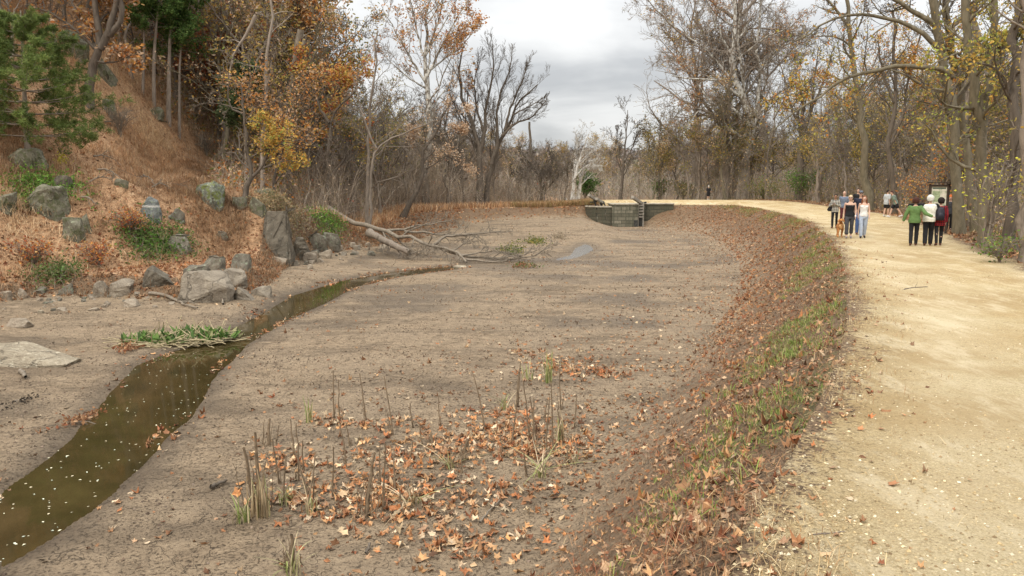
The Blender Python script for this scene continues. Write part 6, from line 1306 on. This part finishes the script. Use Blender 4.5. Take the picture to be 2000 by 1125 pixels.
cmat('grey_tee', (.40,.42,.43)); cmat('sage_tee', (.17,.22,.18)); cmat('green_fleece', (.11,.19,.065)); cmat('cream_fleece', (.74,.74,.66)); cmat('blonde_hair', (.58,.46,.28)); cmat('auburn_hair', (.20,.070,.030)); cmat('dark_hair', (.020,.014,.012)); cmat('brown_hair', (.055,.022,.016)); cmat('white_hair', (.58,.57,.52))
cmat('brown_shoe', (.12,.05,.03)); cmat('white_shoe', (.62,.62,.60)); cmat('black_shoe', (.025,.022,.022)); cmat('grey_shoe', (.22,.20,.20)); cmat('orange_knit', (.62,.16,.04)); cmat('grey_cap', (.12,.14,.17)); cmat('pink_skin', (.56,.36,.27), .55, .05); cmat('deep_skin', (.33,.19,.12), .55, .05)
def plaid(name, base, line, sc=26):
    k = NT(name); w1 = k.n('ShaderNodeTexWave', wave_type='BANDS', bands_direction='X'); w2 = k.n('ShaderNodeTexWave', wave_type='BANDS', bands_direction='Z')
    for w_ in (w1, w2): w_.inputs['Scale'].default_value = sc*.16; w_.inputs['Distortion'].default_value = 1.5; k.l(k.coord('Object'), w_.inputs['Vector'])
    a = k.ramp(w1.outputs['Fac'], [(.45, 0.0), (.6, 1.0)]); b = k.ramp(w2.outputs['Fac'], [(.45, 0.0), (.6, 1.0)]); k.col(k.mix(k.math('MULTIPLY', k.math('ADD', a, b), .5), base, line)); M[name] = k.m
plaid('grey_plaid', (.02,.024,.03), (.62,.60,.52)); plaid('red_plaid', (.26,.015,.02), (.04,.01,.015))
def bag(e, B, vox, ar):
    fuse('shoulder_bag', [loft([(.88,.10,.05,.24,.02),(.95,.15,.07,.24,.02),(1.08,.12,.06,.22,.02),(1.13,.05,.03,.2,.02)], 14, .8)], 'black_cloth', e, .012, 2); fuse('bag_strap', [cap_prim((.2,.03,1.1), .014, (.13,.10,1.28), .014), cap_prim((.13,.10,1.28), .014, (.12,.02,1.475), .014), cap_prim((.12,.02,1.475), .014, (.16,-.08,1.25), .014), cap_prim((.16,-.08,1.25), .014, (.22,-.02,1.1), .014)], 'black_cloth', e, .008, 1)
def pack(e, B, vox, ar):
    fuse('backpack', [loft([(.94,.11,.07,-.03,-.20),(1.0,.145,.10,-.03,-.21),(1.2,.145,.105,-.03,-.21),(1.36,.12,.085,-.03,-.19),(1.43,.07,.04,-.03,-.17)], 16, .75), ell((-.03,-.30,1.10), (.10,.05,.11))], cmat('black_nylon', (.022,.022,.032), .5), e, .012, 2)
    for sd in (1,-1): fuse('strap', [cap_prim((sd*.10,-.13,1.40), .018, (sd*.11,0,1.475), .018), cap_prim((sd*.11,0,1.475), .018, (sd*.12,.13,1.35), .018), cap_prim((sd*.12,.13,1.35), .018, (sd*.15,.08,1.1), .016)], 'black_nylon', e, .010, 1)
def watchx(e, B, vox, ar):
    wr, el = ar[-1][2], ar[-1][1]; d = nrm(wr-el); fuse('wrist_band', [cap_prim(wr-d*.03, .034, wr-d*.015, .034)], 'white_cloth', e, .008, 1)
# approaching walkers: face turned to the camera
fuse_faces = 180
person(1629, 446, 150, 1.66, 'woman in a grey patterned jacket and black leggings with a black shoulder bag', ('grey_plaid', 1, .84, 'jacket', .016), ('black_cloth', 1, 'leggings', 0), 'brown_shoe', ('dark_hair', .12), 'f', .10, arms={1: [(.25,.02,1.15), (.12,.17,1.22)], -1: [(-.22,.02,1.14), (-.04,.19,1.24)]}, extra=bag, skin='deep_skin')
person(1646, 437, 154, 1.78, 'bald man in a slate blue t shirt half hidden behind the blonde woman', ('slate_blue', .42, .86, 'shirt', .014), ('maroon_cloth', 1, 'trousers', .01), 'black_shoe', None, 'm', .10, bald=True, skin='pink_skin')
person(1657, 466, 158, 1.70, 'blonde woman in a black tank top and charcoal cropped trousers with sunglasses', ('black_cloth', 0, .88, 'tank_top', .006), ('charcoal_cloth', .84, 'cropped_trousers', .014), 'grey_shoe', ('blonde_hair', .20), 'f', .15, shades=True, extra=watchx, skin='pink_skin', width=1.08)
person(1677, 458, 160, 1.86, 'man in a grey cap, dark shirt and blue jeans behind the auburn haired woman', ('navy_cloth', .45, .86, 'shirt', .014), ('blue_jean', 1, 'jeans', .012), 'brown_shoe', ('dark_hair', 0), 'm', .14, shades=True, hat=('cap', 'grey_cap'), skin='pink_skin')
person(1684, 465, 162, 1.68, 'young woman with long auburn hair, white tank top and pale blue jeans', ('white_cloth', 0, .90, 'tank_top', .006), ('light_jean', 1, 'jeans', .012), 'black_shoe', ('auburn_hair', .42), 'f', .18, skin='pink_skin')
person(1673, 430, 158, 1.90, 'dark haired walker almost hidden behind the man in the grey cap', ('black_cloth', .45, .86, 'shirt', .01), ('charcoal_cloth', 1, 'trousers', .01), 'black_shoe', ('dark_hair', 0), 'm', .1, vox=.016)
# joggers stretching at the far side of the path
person(1730, 423, -70, 1.80, 'person in a pale grey t shirt and black shorts standing at the path side', ('grey_tee', .42, .80, 'shirt', .03), ('black_cloth', .34, 'shorts', .02), 'white_shoe', ('dark_hair', 0), 'm', .08, back=False, bend=4, skin='pink_skin')
person(1748, 425, 70, 1.78, 'person in a sage green t shirt and black shorts leaning forward in a stride', ('sage_tee', .42, .82, 'shirt', .03), ('black_cloth', .34, 'shorts', .02), 'white_shoe', ('brown_hair', 0), 'm', .34, bend=22, skin='pink_skin', arms={1: [(.22,.02,1.14), (.18,.0,.92)], -1: [(-.22,.03,1.14), (-.18,.0,.92)]})
# trio seen from behind
person(1783, 480, -27, 1.66, 'woman in a green fleece and black trousers seen from behind', ('green_fleece', 1, .84, 'fleece_jacket', .024), ('black_cloth', 1, 'trousers', .01), 'brown_shoe', ('brown_hair', -1), 'f', .10, back=True, arms={1: [(.34,-.20,1.19), (.54,-.26,1.10)], -1: [(-.30,.0,1.15), (-.36,.02,.93)]}, width=1.1)
person(1811, 480, -27, 1.74, 'white haired person in a cream vest with one arm round the woman in green', ('cream_fleece', 1, .84, 'fleece_vest', .026), ('black_cloth', 1, 'trousers', .02), 'brown_shoe', ('white_hair', -1), 'm', .12, back=True, vest='black_cloth', arms={-1: [(-.42,-.08,1.40), (-.66,-.13,1.42)], 1: [(.34,.06,1.22), (.42,.10,1.02)]}, width=1.08)
person(1832, 480, -20, 1.66, 'dark haired person in a red plaid jacket carrying a black backpack', ('red_plaid', 1, .74, 'jacket', .026), ('black_cloth', 1, 'trousers', .0), 'brown_shoe', ('dark_hair', -1), 'f', .12, back=True, extra=pack)
person(1856, 452, 150, 1.62, 'person in an orange knitted hat beyond the walker with the backpack', ('charcoal_cloth', 1, .82, 'jacket', .02), ('black_cloth', 1, 'trousers', .01), 'black_shoe', ('brown_hair', .1), 'm', .1, hat=('knit', 'orange_knit'), skin='pink_skin', Y=36)
person(1383, 391, 0, 1.74, 'lone distant walker in black clothes at the bend of the path', ('black_cloth', .45, .80, 'shirt', .02), ('black_cloth', .5, 'shorts', .03), 'white_shoe', ('white_hair', 0), 'm', .05, back=True, Y=96, vox=.02)
def dog():
    cmat('golden_fur', (.42,.19,.065), .9, .35, 14); cmat('pale_fur', (.58,.34,.15), .9, .2, 14)
    x, y = onz(1641, 463, 0); e = empty('dog', (x-.02, y, hz(x, y)), R_(160)); tag(e, 'shaggy golden brown dog walking beside the blonde woman', 'dog')
    b = [ell((0,.18,.47), (.125,.17,.155)), ell((0,-.02,.49), (.12,.25,.125)), ell((0,-.24,.49), (.115,.16,.13)), cap_prim((0,.24,.53), .085, (0,.36,.66), .065), ell((0,.42,.70), (.075,.095,.078)), cap_prim((0,.48,.685), .042, (0,.57,.665), .032)]
    for sd in (1,-1):
        st = .06*sd; b += [cap_prim((sd*.075,.22,.42), .055, (sd*.078,.20+st,.24), .034), cap_prim((sd*.078,.20+st,.24), .034, (sd*.078,.22+st,.06), .026), cap_prim((sd*.078,.22+st,.035), .032, (sd*.078,.27+st,.028), .028),
            cap_prim((sd*.075,-.25,.44), .078, (sd*.08,-.19-st,.30), .048), cap_prim((sd*.08,-.19-st,.30), .045, (sd*.08,-.32-st,.17), .028), cap_prim((sd*.08,-.32-st,.17), .028, (sd*.08,-.29-st,.05), .025), cap_prim((sd*.08,-.29-st,.035), .030, (sd*.08,-.24-st,.028), .026)]
    b += [cap_prim((0,-.36,.54), .035, (0,-.52,.60), .045), cap_prim((0,-.52,.60), .045, (0,-.66,.70), .02)]
    fuse('body', b, 'golden_fur', e, .012, 3, None, .03)
    for sd in (1,-1): fuse('ear', [cap_prim((sd*.07,.40,.745), .026, (sd*.105,.42,.66), .030)], 'golden_fur', e, .009, 1)
    fuse('nose', [ell((0,.602,.675), (.018,.012,.014))], 'black_shoe', e, .005, 0)
    for sd in (1,-1): fuse('eye', [ell((sd*.034,.497,.725), (.011,.008,.010))], 'dark_eye', e, .004, 0)
    fuse('chest_fur', [ell((0,.33,.46), (.075,.05,.12))], 'pale_fur', e, .010, 2, None, .03)
dog()
# ------------------------------------------------------------------ camera, sky, sun
cam = bpy.data.cameras.new('camera'); co_ = bpy.data.objects.new('camera', cam); COL.objects.link(co_)
cam.sensor_fit = 'HORIZONTAL'; cam.sensor_width = 36; cam.lens = F/2000*36; cam.clip_start = .1; cam.clip_end = 4000
co_.location = (0, 0, CZ); co_.rotation_euler = (math.pi/2-PITCH, 0, 0); scene.camera = co_
w = bpy.data.worlds.new('World'); scene.world = w; w.use_nodes = True; nt = w.node_tree; nt.nodes.clear()
def wn(t, **k):
    x = nt.nodes.new(t)
    for a, v in k.items(): setattr(x, a, v)
    return x
def wm(op, a, b=0.0, clamp=False):
    x = wn('ShaderNodeMath', operation=op, use_clamp=clamp)
    for i, v in enumerate((a, b)):
        if isinstance(v, (int, float)): x.inputs[i].default_value = v
        else: nt.links.new(v, x.inputs[i])
    return x.outputs[0]
SUN_EL, SUN_AZ = R_(48), R_(215)
out = wn('ShaderNodeOutputWorld'); bg = wn('ShaderNodeBackground'); nt.links.new(bg.outputs[0], out.inputs[0]); bg.inputs[1].default_value = .1
sky = wn('ShaderNodeTexSky', sky_type='NISHITA'); sky.sun_disc = False; sky.sun_elevation = SUN_EL; sky.sun_rotation = SUN_AZ
tc = wn('ShaderNodeTexCoord'); sx = wn('ShaderNodeSeparateXYZ'); nt.links.new(tc.outputs['Generated'], sx.inputs[0])
zc = wm('MAXIMUM', sx.outputs[2], 0.0); den = wm('ADD', zc, .16)
cx = wn('ShaderNodeCombineXYZ'); nt.links.new(wm('DIVIDE', sx.outputs[0], den), cx.inputs[0]); nt.links.new(wm('DIVIDE', sx.outputs[1], den), cx.inputs[1])
cx.inputs[2].default_value = SKY_SEED if 'SKY_SEED' in globals() else 3.1
n = wn('ShaderNodeTexNoise'); n.inputs['Scale'].default_value = 1.15; n.inputs['Detail'].default_value = 6; n.inputs['Roughness'].default_value = .5; n.inputs['Distortion'].default_value = .25
nt.links.new(cx.outputs[0], n.inputs['Vector'])
rp = wn('ShaderNodeValToRGB'); e = rp.color_ramp.elements; e[0].position = .34; e[0].color = (4.3,4.4,4.5,1); e[1].position = .66; e[1].color = (7.5,7.5,7.4,1)
nt.links.new(n.outputs['Fac'], rp.inputs[0])
mul = wn('ShaderNodeVectorMath', operation='SCALE'); nt.links.new(rp.outputs[0], mul.inputs[0]); nt.links.new(wm('ADD', .96, wm('MULTIPLY', zc, 3.5)), mul.inputs['Scale'])
mx = wn('ShaderNodeMix', data_type='RGBA'); mx.inputs[0].default_value = .93; nt.links.new(sky.outputs[0], mx.inputs[6]); nt.links.new(mul.outputs[0], mx.inputs[7])
nt.links.new(mx.outputs[2], bg.inputs[0])
sl = bpy.data.lights.new('sun', 'SUN'); sl.energy = 2.4; sl.angle = R_(16); sl.color = (1, .93, .82); so = bpy.data.objects.new('sun', sl); COL.objects.link(so)
d = Vector((math.sin(SUN_AZ)*math.cos(SUN_EL), math.cos(SUN_AZ)*math.cos(SUN_EL), math.sin(SUN_EL)))
so.rotation_euler = d.to_track_quat('Z', 'Y').to_euler(); so.location = d*50
scene.view_settings.view_transform = 'Standard'; scene.view_settings.look = 'None'; scene.view_settings.exposure = 0
scene.render.film_transparent = False
scene.cycles.max_bounces = 6; scene.cycles.diffuse_bounces = 3; scene.cycles.glossy_bounces = 2; scene.cycles.transmission_bounces = 3; scene.cycles.transparent_max_bounces = 6
scene.cycles.use_denoising = True
try: scene.cycles.denoiser = 'OPENIMAGEDENOISE'
except Exception: pass
